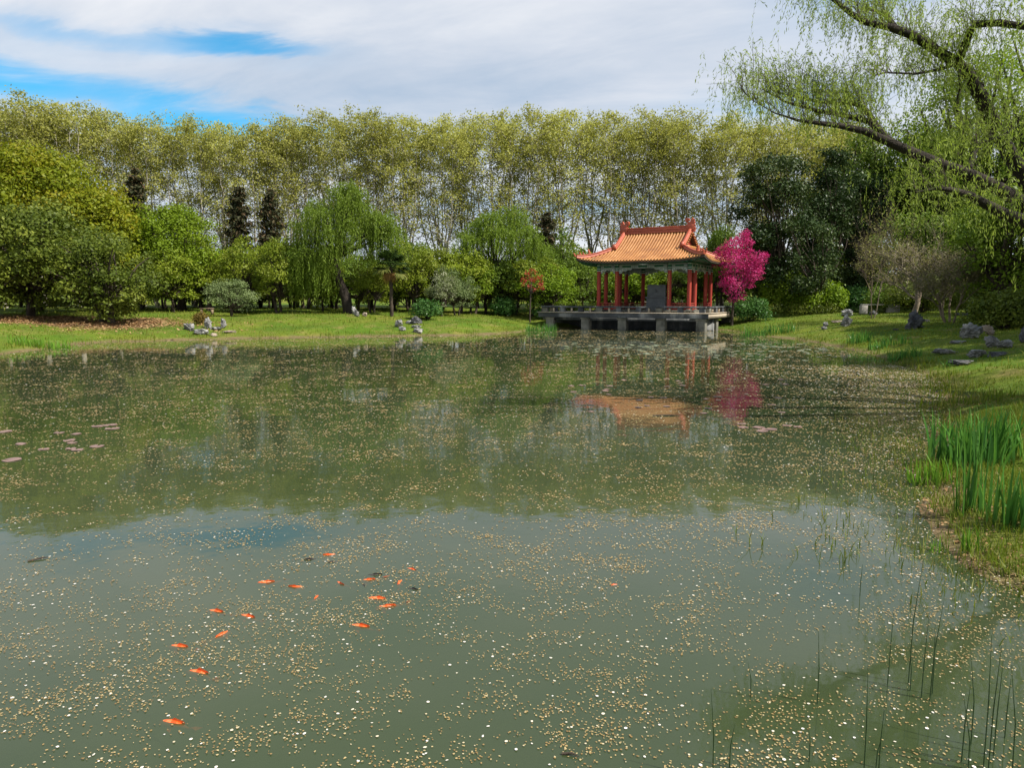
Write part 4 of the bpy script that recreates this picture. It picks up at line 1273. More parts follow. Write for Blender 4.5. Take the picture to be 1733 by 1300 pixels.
        if y < -2.8 and abs(x) < 2.5:     # gilt vertical inscription, too small to read
            r2 = np.random.default_rng(3)
            for k in range(11):
                zc = 2.75 - k * .17; g = G(); hh = r2.uniform(.09, .12)
                box(g, (x + r2.uniform(-.012, .012), y - .158, zc), (.014, .008, hh))
                for q in range(3): box(g, (x, y - .159, zc + (q - 1) * hh * .36), (r2.uniform(.05, .10), .009, .014))
                g.build('character', M['gold'], c)
    # beams per bay
    bays = []
    xs = [-3.475, -2.02, 2.02, 3.475]; ys = [-2.885, -1.48, 1.48, 2.885]
    for sy in (-1, 1):
        for a, b in zip(xs[:-1], xs[1:]): bays.append(((a, sy * 2.885), (b, sy * 2.885)))
    for sx in (-1, 1):
        for a, b in zip(ys[:-1], ys[1:]): bays.append(((sx * 3.475, a), (sx * 3.475, b)))
    for (ax_, ay), (bx_, by) in bays:
        horiz = abs(ay - by) < 1e-6
        L = (bx_ - ax_ if horiz else by - ay); mx, my = (ax_ + bx_) / 2, (ay + by) / 2
        span = L - .33
        outw = np.sign(my) if horiz else np.sign(mx)

        def fb(g, du, dz, su, sz, dep, off=0.0):
            if horiz: box(g, (mx + du, my + off * outw, dz), (su, dep, sz))
            else: box(g, (mx + off * outw, my + du, dz), (dep, su, sz))
        g = G(); fb(g, 0, 3.38, span, .30, .16); ar = g.build('architrave', M['beam'], e)
        g = G(); fb(g, 0, 3.63, L + .02, .10, .26); fb(g, 0, 3.80, L + .01, .18, .12); g.build('plate', M['beam_green'], ar)
        g = G()                                # bracket blocks between plate and eave
        for u in np.linspace(-L / 2 + .18, L / 2 - .18, max(2, int(L / .42))):
            fb(g, u, 3.72, .16, .08, .34); fb(g, u, 3.80, .26, .07, .5)
        g.build('bracket_block', M['beam'], ar)
        npan = 1 if L < 2 else 3
        gl, gw = G(), G()
        for k in range(npan):
            pw = span / npan; u = -span / 2 + (k + .5) * pw
            fb(gl, u, 3.38, pw * .55, .15, .012, .087)
            for s_ in (-1, 1):
                fb(gw, u, 3.38 + s_ * .095, pw * .62, .018, .014, .088); fb(gw, u + s_ * pw * .31, 3.38, .018, .208, .016, .089)
                fb(gw, u, 3.38 + s_ * .138, pw - .02, .016, .012, .087)
                fb(gw, u + s_ * (pw * .41), 3.38, .016, .26, .013, .0875)
        gl.build('panel', M['beam_green'], ar); gw.build('moulding', M['beam_white'], ar)
        # carved spandrels under the beam
        ql = min(.98, span / 2 - .003)
        prof = [(0, 0), (ql, 0), (ql * .98, -.07), (ql * .86, -.11), (ql * .76, -.07), (ql * .66, -.08), (ql * .58, -.17), (ql * .48, -.20), (ql * .38, -.15), (ql * .28, -.18), (ql * .2, -.30), (ql * .1, -.34), (0, -.32)]
        for s_ in (-1, 1):
            gq, gv = G(), G()

            def fr(u, v, w, s_=s_, zo=3.228):
                uu = s_ * (span / 2 - u)
                return (mx + uu, my + w, zo + v) if horiz else (mx + w, my + uu, zo + v)
            prism(gq, prof, .07, fr); o = gq.build('spandrel', M['beam'], ar)
            # outline trim standing proud of the carved edge
            for (u0, v0), (u1, v1) in zip(prof[1:], prof[2:]):
                p0 = np.array(fr(u0, v0, 0)); p1 = np.array(fr(u1, v1, 0)); 
                tube(gv, [p0, p1], [.022, .022], 5, cap=True)
            for uc, vc, rc in ((ql * .3, -.08, .05), (ql * .62, -.04, .025), (ql * .1, -.16, .05)):
                p0 = np.array(fr(uc, vc, -.045)); p1 = np.array(fr(uc, vc, .045)); tube(gv, [p0, p1], [rc, rc], 8, cap=True)
            gv.build('carving', M['beam_white'], o)
        # lattice seat railing in the narrow bays and along the back
        if L < 2 or (horiz and my > 0):
            if L > 2 and horiz and my > 0: rspan = span
            else: rspan = span
            g = G()
            fb(g, 0, .66, rspan, .07, .10); fb(g, 0, .30, rspan, .06, .07); fb(g, 0, .50, rspan, .035, .05)
            for u in np.linspace(-rspan / 2 + .06, rspan / 2 - .06, max(4, int(rspan / .17))): fb(g, u, .48, .035, .30, .04)
            fb(g, 0, .22, rspan, .10, .05)
            g.build('railing', M['red_wood'], e)
    tag(e, 'open pavilion with orange tiled hip and gable roof on red columns', 'pavilion')


build_pavilion()


def build_deck():
    e = empty('stone_deck', PC, PR)
    x0, x1, y0, y1 = -8.0, 5.21, -4.15, 4.7
    g = G(); box(g, ((x0 + x1) / 2, (y0 + y1) / 2, -.22), (x1 - x0, y1 - y0, .36)); s = g.build('slab', M['stone_dark'], e); bevel(s, .03)
    g = G(); box(g, ((x0 + x1) / 2, (y0 + y1) / 2, -.02), (x1 - x0 + .14, y1 - y0 + .14, .05)); g.build('paving', M['stone_top'], e)
    g = G(); box(g, ((x0 + x1) / 2, -1.4, -1.15), (x1 - x0 - .6, .3, 1.6)); g.build('dark_back_wall', M['stone_dark'], e)  # wall added so the space under the deck goes dark
    # paler facing paints sunlight onto the right side of the slab
    g = G(); box(g, (x1 + .012, (y0 + y1) / 2, -.22), (.02, y1 - y0 - .1, .33)); o = g.build('sunlit_facing', M['stone_top'], e)
    for a in (.55, 3.42, 6.35, 9.3, 12.3):
        for yy in (y0 + .42, -.6, 3.4):
            g = G(); box(g, (x1 - a, yy, -1.25), (.64, .6, 1.7)); box(g, (x1 - a, yy, -.46), (.76, .7, .12)); bevel(g.build('pier', M['stone'], e), .03)
    g = G()
    for yy in (y0 + .42, -.6, 3.4): box(g, ((x0 + x1) / 2, yy, -.5), (x1 - x0 - .5, .25, .2))
    g.build('beam', M['stone_dark'], e)
    # low seat rail round the edge

    def rail(xa, ya, xb, yb, spacing):
        L = math.hypot(xb - xa, yb - ya); r = math.atan2(yb - ya, xb - xa)
        g = G(); box(g, ((xa + xb) / 2, (ya + yb) / 2, .40), (L, .34, .11), r); bevel(g.build('seat_rail', M['stone_dark'], e), .02)
        n = int(L / spacing)
        for k in range(n + 1):
            t = (k + .18) / (n + .36) if n else .5
            c = (xa + (xb - xa) * t, ya + (yb - ya) * t)
            g = G(); box(g, (c[0], c[1], .172), (.40 if k % 3 else .5, .26, .345), r); bevel(g.build('rail_post', M['stone'] if k % 3 == 0 else M['stone_dark'], e), .02)  # wider posts get paler stone to look sunlit
            if k < n:
                for q in (.5,):
                    t2 = (k + .18 + q) / (n + .36); c = (xa + (xb - xa) * t2, ya + (yb - ya) * t2)
                    g = G(); box(g, (c[0], c[1], .172), (.12, .16, .345), r); g.build('rail_post', M['stone_top'], e)  # slim posts in the palest stone, coloured as if in sun
    rail(x0 + .2, y0 + .22, x1 - .2, y0 + .22, 1.55)
    rail(x1 - .22, y0 + .6, x1 - .22, y1 - .3, 1.6)
    rail(x0 + .22, y0 + .6, x0 + .22, y1 - 2.5, 1.6)
    tag(e, 'low stone deck on square piers standing in the water under the pavilion', 'deck')


build_deck()


def build_tablet():
    e = empty('stone_tablet', PC + np.array([0, 0, .15]) + np.array([.05, -.3, 0]), PR + R(8))
    g = G(); box(g, (0, 0, .48), (1.45, .55, .86)); box(g, (0, 0, .05), (1.6, .7, .1)); box(g, (0, 0, .95), (1.62, .72, .10)); bevel(g.build('plinth', M['stele'], e), .015)
    g = G(); box(g, (0, 0, 1.46), (1.38, .32, .92)); s = g.build('slab', M['stele'], e); bevel(s, .015)
    g = G(); box(g, (-.02, -.167, 1.48), (.14, .02, .28)); box(g, (.12, -.165, 1.46), (.05, .016, .2)); tube(g, [(-.02, -.17, 1.66), (-.02, -.15, 1.66)], [.05, .05], 8, cap=True)
    box(g, (.42, -.165, 1.78), (.07, .016, .07)); g.build('carving', M['stele'], s)
    tag(e, 'dark grey stone tablet on a plinth inside the pavilion', 'monument')


build_tablet()

# ---------------------------------------------------------------- rocks
def rock(px, py, wpx, hpx, mat, lab, rough=.42, depth=.7, lean=0.0, D=None, group=None, flat_top=False):
    p = ground(px, py) if D is None else np.array([P(px, 500, D)[0], D, 0]);
    if D is not None: p[2] = z1(p[0], p[1])
    D = p[1]; w = wpx * scale_at(D); h = hpx * scale_at(D)
    # displaced cube-sphere with planar cuts
    n = 17
    u = np.linspace(-1, 1, n); faces = []; g = G()
    cuts = rdirs(14); cd = rng.uniform(.5, .88, 14)
    ph = rng.uniform(0, 6, 6)
    for ax in range(3):
        for sg in (-1, 1):
            A, B = np.meshgrid(u, u, indexing='ij')
            c = np.zeros((n, n, 3)); c[..., ax] = sg; c[..., (ax + 1) % 3] = A * (sg); c[..., (ax + 2) % 3] = B
            d = nrm(c.reshape(-1, 3))
            r = np.ones(len(d))
            for cc, k in zip(cuts, cd):
                dt = d @ cc; r = np.where(dt > k * .98, np.minimum(r, k / np.maximum(dt, .01)), r)
            r *= 1 + rough * .5 * np.sin(d[:, 0] * 4 + ph[0]) * np.sin(d[:, 1] * 5 + ph[1]) * np.sin(d[:, 2] * 4 + ph[2]) + rough * .3 * np.sin(d[:, 0] * 11 + ph[3]) * np.sin(d[:, 2] * 12 + ph[4]) + rough * .15 * np.sin(d[:, 1] * 19 + ph[5] + d[:, 2] * 17)
            r *= 1 - rough * .55 * np.abs(np.sin(d[:, 0] * 6 + 2 * np.sin(d[:, 2] * 5 + ph[1]) + ph[0])) * np.abs(np.sin(d[:, 2] * 7 + 2 * np.sin(d[:, 1] * 4) + ph[2]))
            V = d * r[:, None]
            if flat_top: V[:, 2] = np.minimum(V[:, 2], .55)
            V = V * np.array([w / 2 * 1.08, w / 2 * depth, h * .62]) + np.array([0, 0, h * .42])
            V[:, 0] += lean * V[:, 2]
            i, j = np.meshgrid(np.arange(n - 1), np.arange(n - 1), indexing='ij')
            g.add(V, np.stack([i * n + j, (i + 1) * n + j, (i + 1) * n + j + 1, i * n + j + 1], -1).reshape(-1, 4))
    o = g.build('rock', mat, None, False)
    m = o.modifiers.new('weld', 'WELD'); m.merge_threshold = .002
    o.location = p - np.array([0, 0, .07 * h]); o.rotation_euler = (0, 0, rng.uniform(-.3, .3))
    tag(o, lab, 'rock', group)
    return o


RK, RD, RT = M['rock'], M['rock_dark'], M['rock_tan']
# left group round the ball shrub
rock(322, 560, 22, 17, RK, 'pale pointed rock leftmost of the group round the ball shrub', lean=-.2)
rock(352, 557, 18, 19, RK, 'pale blocky rock just right of the ball shrub')
rock(378, 556, 11, 17, RK, 'narrow upright rock rightmost of the ball shrub group')
rock(366, 559, 24, 7, RK, 'long low rock between the blocky and the narrow upright rock', flat_top=True)
rock(343, 566, 26, 10, RK, 'grey low rock in front of the ball shrub nearest the water')
rock(361, 570, 13, 6, RT, 'small tan stone at the front of the ball shrub group')
rock(390, 563, 24, 5, RT, 'flat tan stone lying right of the ball shrub group', flat_top=True)
# middle group
rock(604, 536, 12, 18, RK, 'blue grey upright stone at the foot of the big willow', lean=-.25)
rock(618, 536, 10, 7, RT, 'small tan stone beside the upright stone at the willow foot')
rock(674, 554, 15, 13, RK, 'pale boulder leftmost of the stacked group by the far shore')
rock(682, 560, 15, 9, RK, 'grey boulder just below the leftmost pale one by the far shore')
rock(692, 548, 14, 7, RK, 'low rock behind the stacked stones by the far shore')
rock(704, 548, 20, 17, RD, 'dark rock at the back of the stacked stones by the far shore')
rock(705, 556, 19, 8, RK, 'flat grey stone in the middle of the stacked stones', flat_top=True)
rock(706, 563, 20, 10, RK, 'pale stone at the waterline in front of the stacked stones')
rock(862, 530, 12, 8, RT, 'small stone under the lone bush on the lawn')
# right bank
rock(1433, 552, 18, 22, RK, 'stacked pale stones upright on the right bank near the deck')
rock(1434, 536, 20, 16, RK, 'knobbly rock standing behind the upright pale stone on the right bank')
rock(1398, 552, 12, 8, RK, 'small grey stone low on the slope left of the upright pale stone')
rock(1395, 558, 14, 7, RK, 'small pale stone at the foot of the slope by the iris')
rock(1417, 546, 26, 5, RT, 'flat slab lying left of the upright pale stone', flat_top=True)
rock(1478, 534, 16, 9, RD, 'squat dark stone left of the bench')
rock(1542, 558, 30, 40, RD, 'tall dark leaning rock in the middle of the right lawn', lean=.18)
rock(1562, 546, 20, 8, RD, 'flat dark stone at the right of the tall leaning rock', flat_top=True)
rock(1548, 556, 34, 7, RD, 'low ledge stone at the foot of the tall leaning rock', flat_top=True)
rock(1516, 560, 12, 5, RD, 'small flat stone left of the tall leaning rock', flat_top=True)
rock(1627, 534, 24, 6, RD, 'flat dark stone alone on the upper right lawn', flat_top=True)
rock(1640, 573, 40, 28, RK, 'big blue grey boulder at the left of the right rock group')
rock(1675, 568, 20, 22, RT, 'brownish upright boulder behind the others in the right rock group', lean=-.15)
rock(1678, 588, 24, 22, RK, 'blue grey boulder in the middle of the right rock group')
rock(1703, 589, 30, 18, RK, 'rounded boulder at the right of the right rock group')
rock(1731, 580, 20, 32, RD, 'dark boulder cut off by the right edge of the view')
rock(1650, 606, 34, 20, RK, 'square block of stone at the front of the right rock group', flat_top=True)
rock(1688, 604, 44, 11, RD, 'long dark ledge right of the square block', flat_top=True)
rock(1595, 599, 44, 12, RK, 'long flat slab at the left foot of the right rock group', flat_top=True)
rock(1625, 618, 44, 12, RD, 'dark flat slab nearest the water below the right rock group', flat_top=True)
rock(1618, 582, 30, 8, RK, 'low slab under the big blue grey boulder', flat_top=True)


# ---------------------------------------------------------------- benches
def benches():
    p = ground(1488, 531); D = p[1]; sc = scale_at(D)
    e = empty('stone_bench', p, R(-4))
    w = 62 * sc; h = 16 * sc
    g = G(); box(g, (0, 0, h * .93), (w * .98, .42, .09)); bevel(g.build('seat', M['bench_stone'], e), .012)
    for s, wd_ in ((-1, .16), (1, .30)):
        g = G(); box(g, (s * (w / 2 - wd_ * w * .5 * .98), 0, h * .42), (w * wd_, .46, h * .86)); bevel(g.build('leg', M['bench_stone'], e), .012)
    tag(e, 'stone bench with a slab seat on block legs on the right lawn', 'bench')
    D = 52; x = P(349, 500, D)[0]
    e = empty('wooden_bench', (x, D, z1(x, D)), R(10))
    g = G()
    for k in range(3): box(g, (0, -.14 + k * .14, .43), (.95, .12, .05))
    g.build('seat', M['wood'], e)
    for s in (-1, 1):
        g = G(); box(g, (s * .36, 0, .2), (.14, .34, .42)); g.build('leg', M['wood'], e)
    tag(e, 'small wooden bench under the orchard trees at left', 'bench')


benches()


# ---------------------------------------------------------------- irises, reeds and grass
def blades(g, base, h, w, lean, n_seg=5, az=None, tint=None):
    """tapered curved blades, vectorised"""
    n = len(base)
    h = np.broadcast_to(h, (n,)); w = np.broadcast_to(w, (n,)); lean = np.broadcast_to(lean, (n,))
    az = rng.uniform(0, 2 * PI, n) if az is None else az
    face = az + PI / 2 + rng.normal(size=n) * .5
    dirv = np.stack([np.cos(az), np.sin(az), np.zeros(n)], 1); side = np.stack([np.cos(face), np.sin(face), np.zeros(n)], 1)
    t = np.linspace(0, 1, n_seg)
    V = np.zeros((n, n_seg, 2, 3))
    for k, s in enumerate(t):
        c = base + dirv * (lean * h * s ** 1.9)[:, None] + np.array([0, 0, 1.0]) * (h * (s - .25 * lean * s ** 3))[:, None]
        ww = (w * (1 - s ** 2.2) * (.75 + .5 * min(s * 3, .5)) + .0006)[:, None] / 2
        V[:, k, 0] = c - side * ww; V[:, k, 1] = c + side * ww
    i, k = np.meshgrid(np.arange(n), np.arange(n_seg - 1), indexing='ij')
    b = i * n_seg * 2 + k * 2
    q = np.stack([b, b + 1, b + 3, b + 2], -1).reshape(-1, 4)
    tt = rng.random(n) if tint is None else tint
    g.add(V.reshape(-1, 3), q, np.repeat(tt, n_seg - 1))


def iris(px0, px1, py, hpx, n, mat, lab, depth=.5, D=None, w=.024, lean=.28):
    p0 = ground((px0 + px1) / 2, py); D = D or p0[1]; sc = scale_at(D)
    x0, x1 = P(px0, py, D)[0], P(px1, py, D)[0]
    xm = (x0 + x1) / 2
    bx = x0 + (x1 - x0) * (np.arange(n) + rng.uniform(-.6, 1.6, n)) / n; by = D + rng.normal(size=n) * depth * .33
    base = np.stack([bx, by, np.maximum(zt(bx, by), -.05) - .03], 1)
    o_ = np.array([xm, D, max(z1(xm, D), -.05)])
    g = G(); tube(g, [(x0 - xm, 0, -.04), (0, .02, -.03), (x1 - xm, 0, -.04)], [.02, .03, .02], 5); blades(g, base - o_, hpx * sc * rng.uniform(.6, 1.1, n), w * rng.uniform(.7, 1.2, n), lean * np.abs(rng.normal(size=n)) + .03, 6)
    o = g.build('iris_clump', mat, None, True); o.location = o_
    tag(o, lab, 'plant', 'clumps of iris leaves')
    return o


I, IL = M['iris_leaf'], M['iris_light']
iris(1596, 1718, 785, 100, 210, I, 'largest iris clump of tall dark sword leaves on the right shore', depth=.8, w=.036, lean=.2)
iris(1618, 1660, 852, 150, 26, I, 'tall narrow iris tuft in front of the largest clump', depth=.15, D=6.9, w=.026, lean=.12)
iris(1690, 1780, 892, 125, 70, I, 'iris clump cut off by the right edge in front of the largest one', depth=.45, w=.034, lean=.2)
iris(1540, 1606, 818, 56, 60, IL, 'light green young iris tuft at the water side of the largest clump', depth=.35, w=.02)
iris(1628, 1652, 940, 62, 16, IL, 'small bright iris tuft in the mud nearest the camera', depth=.1, w=.02)
iris(1568, 1588, 935, 48, 10, IL, 'tiny iris tuft standing at the edge of the shallow water', depth=.1, w=.016)
iris(890, 942, 561, 17, 120, I, 'iris clump in the water at the left end of the stone deck', depth=.8, w=.05)
iris(1256, 1345, 566, 20, 200, I, 'iris bed along the shore right of the stone deck', depth=1.0, w=.045)
iris(1437, 1470, 580, 24, 90, I, 'sunlit iris clump on the right shore below the tall leaning rock', depth=.8, w=.04)
iris(1470, 1535, 585, 18, 110, I, 'shaded iris patch right of the sunlit shore clump', depth=.8, w=.035)
iris(1503, 1558, 606, 24, 110, I, 'dark iris patch on the bank left of the flat slabs', depth=.6, w=.03)
iris(22, 118, 588, 19, 220, IL, 'light green iris bed on the far left shore', depth=.9, w=.04)
iris(1598, 1610, 622, 16, 22, I, 'little iris tuft against the dark flat slab', depth=.2, w=.02)


def reeds():
    spec = [(1208, 1322, 1168), (1233, 1300, 1226), (1384, 1192, 1070), (1462, 1330, 1128), (1486, 1330, 1186), (1480, 1300, 1250), (1500, 1160, 1040), (1536, 1158, 944), (1541, 1170, 1100), (1558, 1182, 1042), (1571, 1186, 1020),
            (1578, 1176, 1060), (1626, 1290, 1160), (1644, 1262, 1112), (1665, 1300, 1078), (1672, 1310, 1092), (1680, 1280, 1120), (1700, 1250, 1150), (1455, 1010, 955), (1370, 1290, 1230), (1640, 1330, 1180), (1715, 1320, 1130), (1273, 1180, 1120)]
    for k, (px, yb, yt) in enumerate(spec):
        p = W(px, yb); h = P(px, yt, p[1])[2]
        ln = rng.normal() * .02
        g = G(); tube(g, [(0, 0, -.35), (ln * .3, 0, h * .5), (ln, rng.normal() * .02, h)], [.0034, .003, .0008], 5)
        o = g.build('reed_stem', M['reed'], None, True); o.location = (p[0], p[1], 0)
        tag(o, 'thin dark leafless reed standing upright in the shallow water at lower right', 'reed', 'reed stems at lower right')


reeds()


def grass():
    # short lawn blades, nearer bank dense and fine, far bank coarser
    g = G()
    def scatter(n, x0, x1, y0, y1, h, w, dmin=.25, keep=None):
        x = rng.uniform(x0, x1, n); y = rng.uniform(y0, y1, n); d = sdist(x, y)
        ok = d > dmin
        if keep is not None: ok &= keep(x, y)
        x, y = x[ok], y[ok]
        blades(g, np.stack([x, y, zt(x, y) - .01], 1), h * rng.uniform(.5, 1.3, len(x)), w * rng.uniform(.7, 1.3, len(x)), np.abs(rng.normal(size=len(x))) * .5, 3)
    scatter(26000, 4.5, 14, 4, 16, .07, .008, .15)
    scatter(30000, 8, 26, 14, 34, .09, .014)
    scatter(26000, 10, 36, 30, 56, .11, .03)
    litter = lambda x, y: (((x - LIT[0]) * .12) ** 2 + ((y - LIT[1]) * .26) ** 2 > .8) | (rng.random(len(x)) < .12)
    scatter(60000, -34, 6, 30, 70, .10, .03, .3, litter)
    scatter(60000, 3.4, 9.5, 3.5, 13, .11, .007, .02)
    scatter(5000, 3.4, 9.5, 3.5, 13, .15, .009, .02)
    scatter(2600, -34, 6, 30, 60, .24, .05, .4, litter); scatter(1500, 10, 32, 18, 50, .2, .03, .4)
    xs_ = rng.uniform(-26, 18, 90000); ys_ = rng.uniform(14, 56, 90000); dd = sdist(xs_, ys_); k_ = (dd > -.25) & (dd < .7) & (np.sin(xs_ * 1.3) * np.sin(xs_ * .47 + ys_) > -.35)
    xs_, ys_ = xs_[k_], ys_[k_]
    blades(g, np.stack([xs_, ys_, np.maximum(zt(xs_, ys_), -.03) - .01], 1), rng.uniform(.08, .32, len(xs_)), rng.uniform(.015, .04, len(xs_)), np.abs(rng.normal(size=len(xs_))) * .5, 3)
    tag(g.build('lawn_grass', M['grass']), 'short green and yellowish lawn grass on the banks', 'grass', kind='stuff')
    # emergent grass in the shallows
    g = G(); n = 24000
    x = rng.uniform(2.0, 14, n * 6); y = rng.uniform(4.2, 27, n * 6); d = sdist(x, y)
    pr = np.exp(-np.abs(d + .25) / (.36 + .02 * y)) * np.where(d > .9, .1, 1)
    pr *= np.where((d < -.9 - .07 * y), .05, 1.0)
    pr *= np.where(y > 12, .9, 1.0) * (.35 + .9 * (np.sin(x * 2.1 + y * .8) * np.sin(y * 1.3 - x) > -.2))
    ok = rng.random(len(x)) < pr; x, y = x[ok], y[ok]
    zb = np.maximum(zt(x, y), -.04) - .02
    blades(g, np.stack([x, y, zb], 1), rng.uniform(.05, .19, len(x)) * np.where(y > 14, .9, 1), rng.uniform(.005, .011, len(x)) * (1 + y * .05), np.abs(rng.normal(size=len(x))) * .55, 4)
    tag(g.build('marsh_grass', M['wet_grass']), 'thin grass growing out of the muddy shallows', 'grass', kind='stuff')
    # bent blades further out in open water
    g = G()
    for px, py in ((1290, 925), (1345, 940), (1378, 925), (1383, 955), (1400, 900), (1412, 930), (1425, 945), (1432, 955), (1268, 920), (1440, 930), (1395, 870), (1350, 850), (1365, 855), (1245, 905), (1310, 880)):
        p = W(px, py); k = rng.integers(2, 5)
        blades(g, np.repeat(p[None], k, 0) + rng.normal(size=(k, 3)) * np.array([.02, .02, 0]), rng.uniform(.10, .22, k), .008, rng.uniform(.2, 1.1, k), 5)
    tag(g.build('water_grass', M['wet_grass']), 'bent grass sprigs standing in open water', 'grass', kind='stuff')
    # dry leaves on the left bank and debris on the near right mud
    g = G(); n = 9000
    x = LIT[0] + rng.normal(size=n) * 4.2; y = LIT[1] + rng.normal(size=n) * 1.7; ok = sdist(x, y) > .5; x, y = x[ok], y[ok]
    leaves(g, np.stack([x, y, zt(x, y) + .02], 1), rng.normal(size=(len(x), 3)) * .35 + np.array([0, 0, 1]), rng.uniform(.08, .2, len(x)), rng.uniform(.06, .13, len(x)))
    n = 26000; x = rng.uniform(3.3, 11, n); y = rng.uniform(3.5, 16, n); d = sdist(x, y); ok = (d > -.1) & (d < 1.6) & (rng.random(n) < np.exp(-np.abs(d) / .7)); x, y = x[ok], y[ok]
    leaves(g, np.stack([x, y, np.maximum(zt(x, y), 0) + .012], 1), rng.normal(size=(len(x), 3)) * .3 + np.array([0, 0, 1]), rng.uniform(.02, .06, len(x)), rng.uniform(.015, .04, len(x)))
    tag(g.build('fallen_leaves', M['litter']), 'brown fallen leaves on the bank', 'leaves', kind='stuff')


grass()


# ---------------------------------------------------------------- petals, lily pads, twigs
def petals():
    g = G()
    C, S, T = [], [], []
    def water_pts(n, pw, dlo, dhi):
        u = rng.random(n)
        D = (dlo ** (1 - pw) + u * (dhi ** (1 - pw) - dlo ** (1 - pw))) ** (1 / (1 - pw))
        x = rng.uniform(-.86, .86, n) * D + rng.normal(size=n) * .3
        return x, D
    def keep(x, y, k=1.0):
        f = np.sin(x * 1.9 + 1.3 * np.sin(y * 1.1)) * np.sin(y * 2.3 + 1.7 * np.sin(x * .9)) + .7 * np.sin(x * .7 - y * .9 + 1) + .5 * np.sin(x * 4.1 + y * 3.3)
        f2 = np.sin(x * 2.7 + 2.1 * np.sin(y * 3.1 + x)) * np.sin(y * 6.5 + 1.9 * np.sin(x * 2.2)) + .6 * np.sin(x * 6.1 - y * 4.3 + 2 * np.sin(x * 1.7))
        p = np.clip(.42 + .26 * k * f + .40 * k * f2, .16, 1); p = np.where(y > 12, np.maximum(p, .55), p)
        ok = rng.random(len(x)) < p
        return x[ok], y[ok]
    # tan bud scales drifting in little rafts
    x, y = keep(*water_pts(27000, 1.15, 2.3, 56))
    m = rng.integers(1, 13, len(x)) * (rng.random(len(x)) < .7) + 1
    X = np.repeat(x, m); Y = np.repeat(y, m)
    sp = .022 + .0045 * Y
    X = X + rng.normal(size=len(X)) * sp * 1.5; Y = Y + rng.normal(size=len(X)) * sp
    C.append((X, Y)); S.append(np.maximum(.0052, .0012 * Y) * rng.uniform(.6, 1.4, len(X))); T.append(rng.uniform(0, .75, len(X)))
    # white petals
    x, y = keep(*water_pts(7000, 1.15, 2.3, 56), .7)
    C.append((x, y)); S.append(np.maximum(.0082, .0011 * y) * rng.uniform(.6, 1.3, len(x))); T.append(rng.uniform(.72, 1, len(x)))
    x, y = water_pts(26000, .8, 9, 50)
    C.append((x, y)); S.append(.00095 * y * rng.uniform(.6, 1.4, len(x))); T.append(rng.uniform(0, .8, len(x)))
    # thick drift along the far left shore and by the right bank
    n = 16000; x = rng.uniform(-26, 2, n); y = rng.uniform(22, 46, n); d = sdist(x, y); ok = (d < -.05) & (rng.random(n) < np.exp(d / 2.2)); x, y = x[ok], y[ok]
    C.append((x, y)); S.append(.0013 * y * rng.uniform(.6, 1.4, len(x))); T.append(rng.uniform(0, .8, len(x)))
    n = 95000; x = rng.uniform(2, 13, n); y = rng.uniform(3, 24, n); d = sdist(x, y); ok = (d < .1) & (rng.random(n) < np.exp(-np.abs(d) / (.35 + .07 * y))*.8); x, y = x[ok], y[ok]
    C.append((x, y)); S.append(np.maximum(.008, .0012 * y) * rng.uniform(.6, 1.4, len(x))); T.append(rng.uniform(0, 1, len(x)))
    X = np.concatenate([c[0] for c in C]); Y = np.concatenate([c[1] for c in C]); S = np.concatenate(S); T = np.concatenate(T)
    ok = (sdist(X, Y) < .12); X, Y, S, T = X[ok], Y[ok], S[ok], T[ok]
    n = len(X); k = 6
    a = np.linspace(0, 2 * PI, k, endpoint=False)[None, :] + rng.uniform(0, 6, (n, 1))
    asp = rng.uniform(.5, 1, (n, 1)); rot = rng.uniform(0, PI, (n, 1))
    ex = np.cos(a) * S[:, None] * rng.uniform(.8, 1.15, (n, k)); ey = np.sin(a) * S[:, None] * asp
    vx = X[:, None] + ex * np.cos(rot) - ey * np.sin(rot); vy = Y[:, None] + ex * np.sin(rot) + ey * np.cos(rot)
    z = np.maximum(zt(X, Y), 0)[:, None] + .003 + rng.uniform(0, .003, (n, 1)) + rng.uniform(0, .25, (n, k)) * S[:, None] * .5
    V = np.stack([vx, vy, z + 0 * vx], -1).reshape(-1, 3)
    g.add(V, np.arange(n * k).reshape(n, k), T)
    tag(g.build('floating_petals', M['petal']), 'white petals and tan bud scales drifting on the pond', 'petals', kind='stuff')


petals()


def pad_mesh(mat):
    g = G(); a = np.linspace(.25, 2 * PI - .25, 22)
    rr = 1 + .03 * np.sin(a * 5)
    top = [(0, 0, .004)] + [(r * math.cos(t), r * math.sin(t), .006 + .003 * math.sin(t * 3)) for r, t in zip(rr, a)]
    bot = [(x, y, z - .004) for x, y, z in top]; n = len(top)
    g.add(np.array(top), [[0, k, k + 1] for k in range(1, n - 1)])
    g.add(np.array(top + bot), [[k, n + k, n + (k + 1) % n, (k + 1) % n] for k in range(n)])
    o = g.build('lily_pad', mat); return o


pad_src = {}
def pad(px, py, wpx, mat, lab, group):
    p = W(px, py)
    if sdist(p[0:1], p[1:2])[0] > -.3: return
    if mat not in pad_src: pad_src[mat] = o = pad_mesh(M[mat])
    else: o = pad_src[mat].copy(); COL.objects.link(o)
    o.location = (p[0], p[1], .004); o.rotation_euler = (rng.normal() * .015, rng.normal() * .015, rng.uniform(0, 6)); s = wpx * scale_at(p[1]) / 2 * .9
    o.scale = (s, s * rng.uniform(.85, 1.1), 1)
    tag(o, lab, 'lily pad', group)


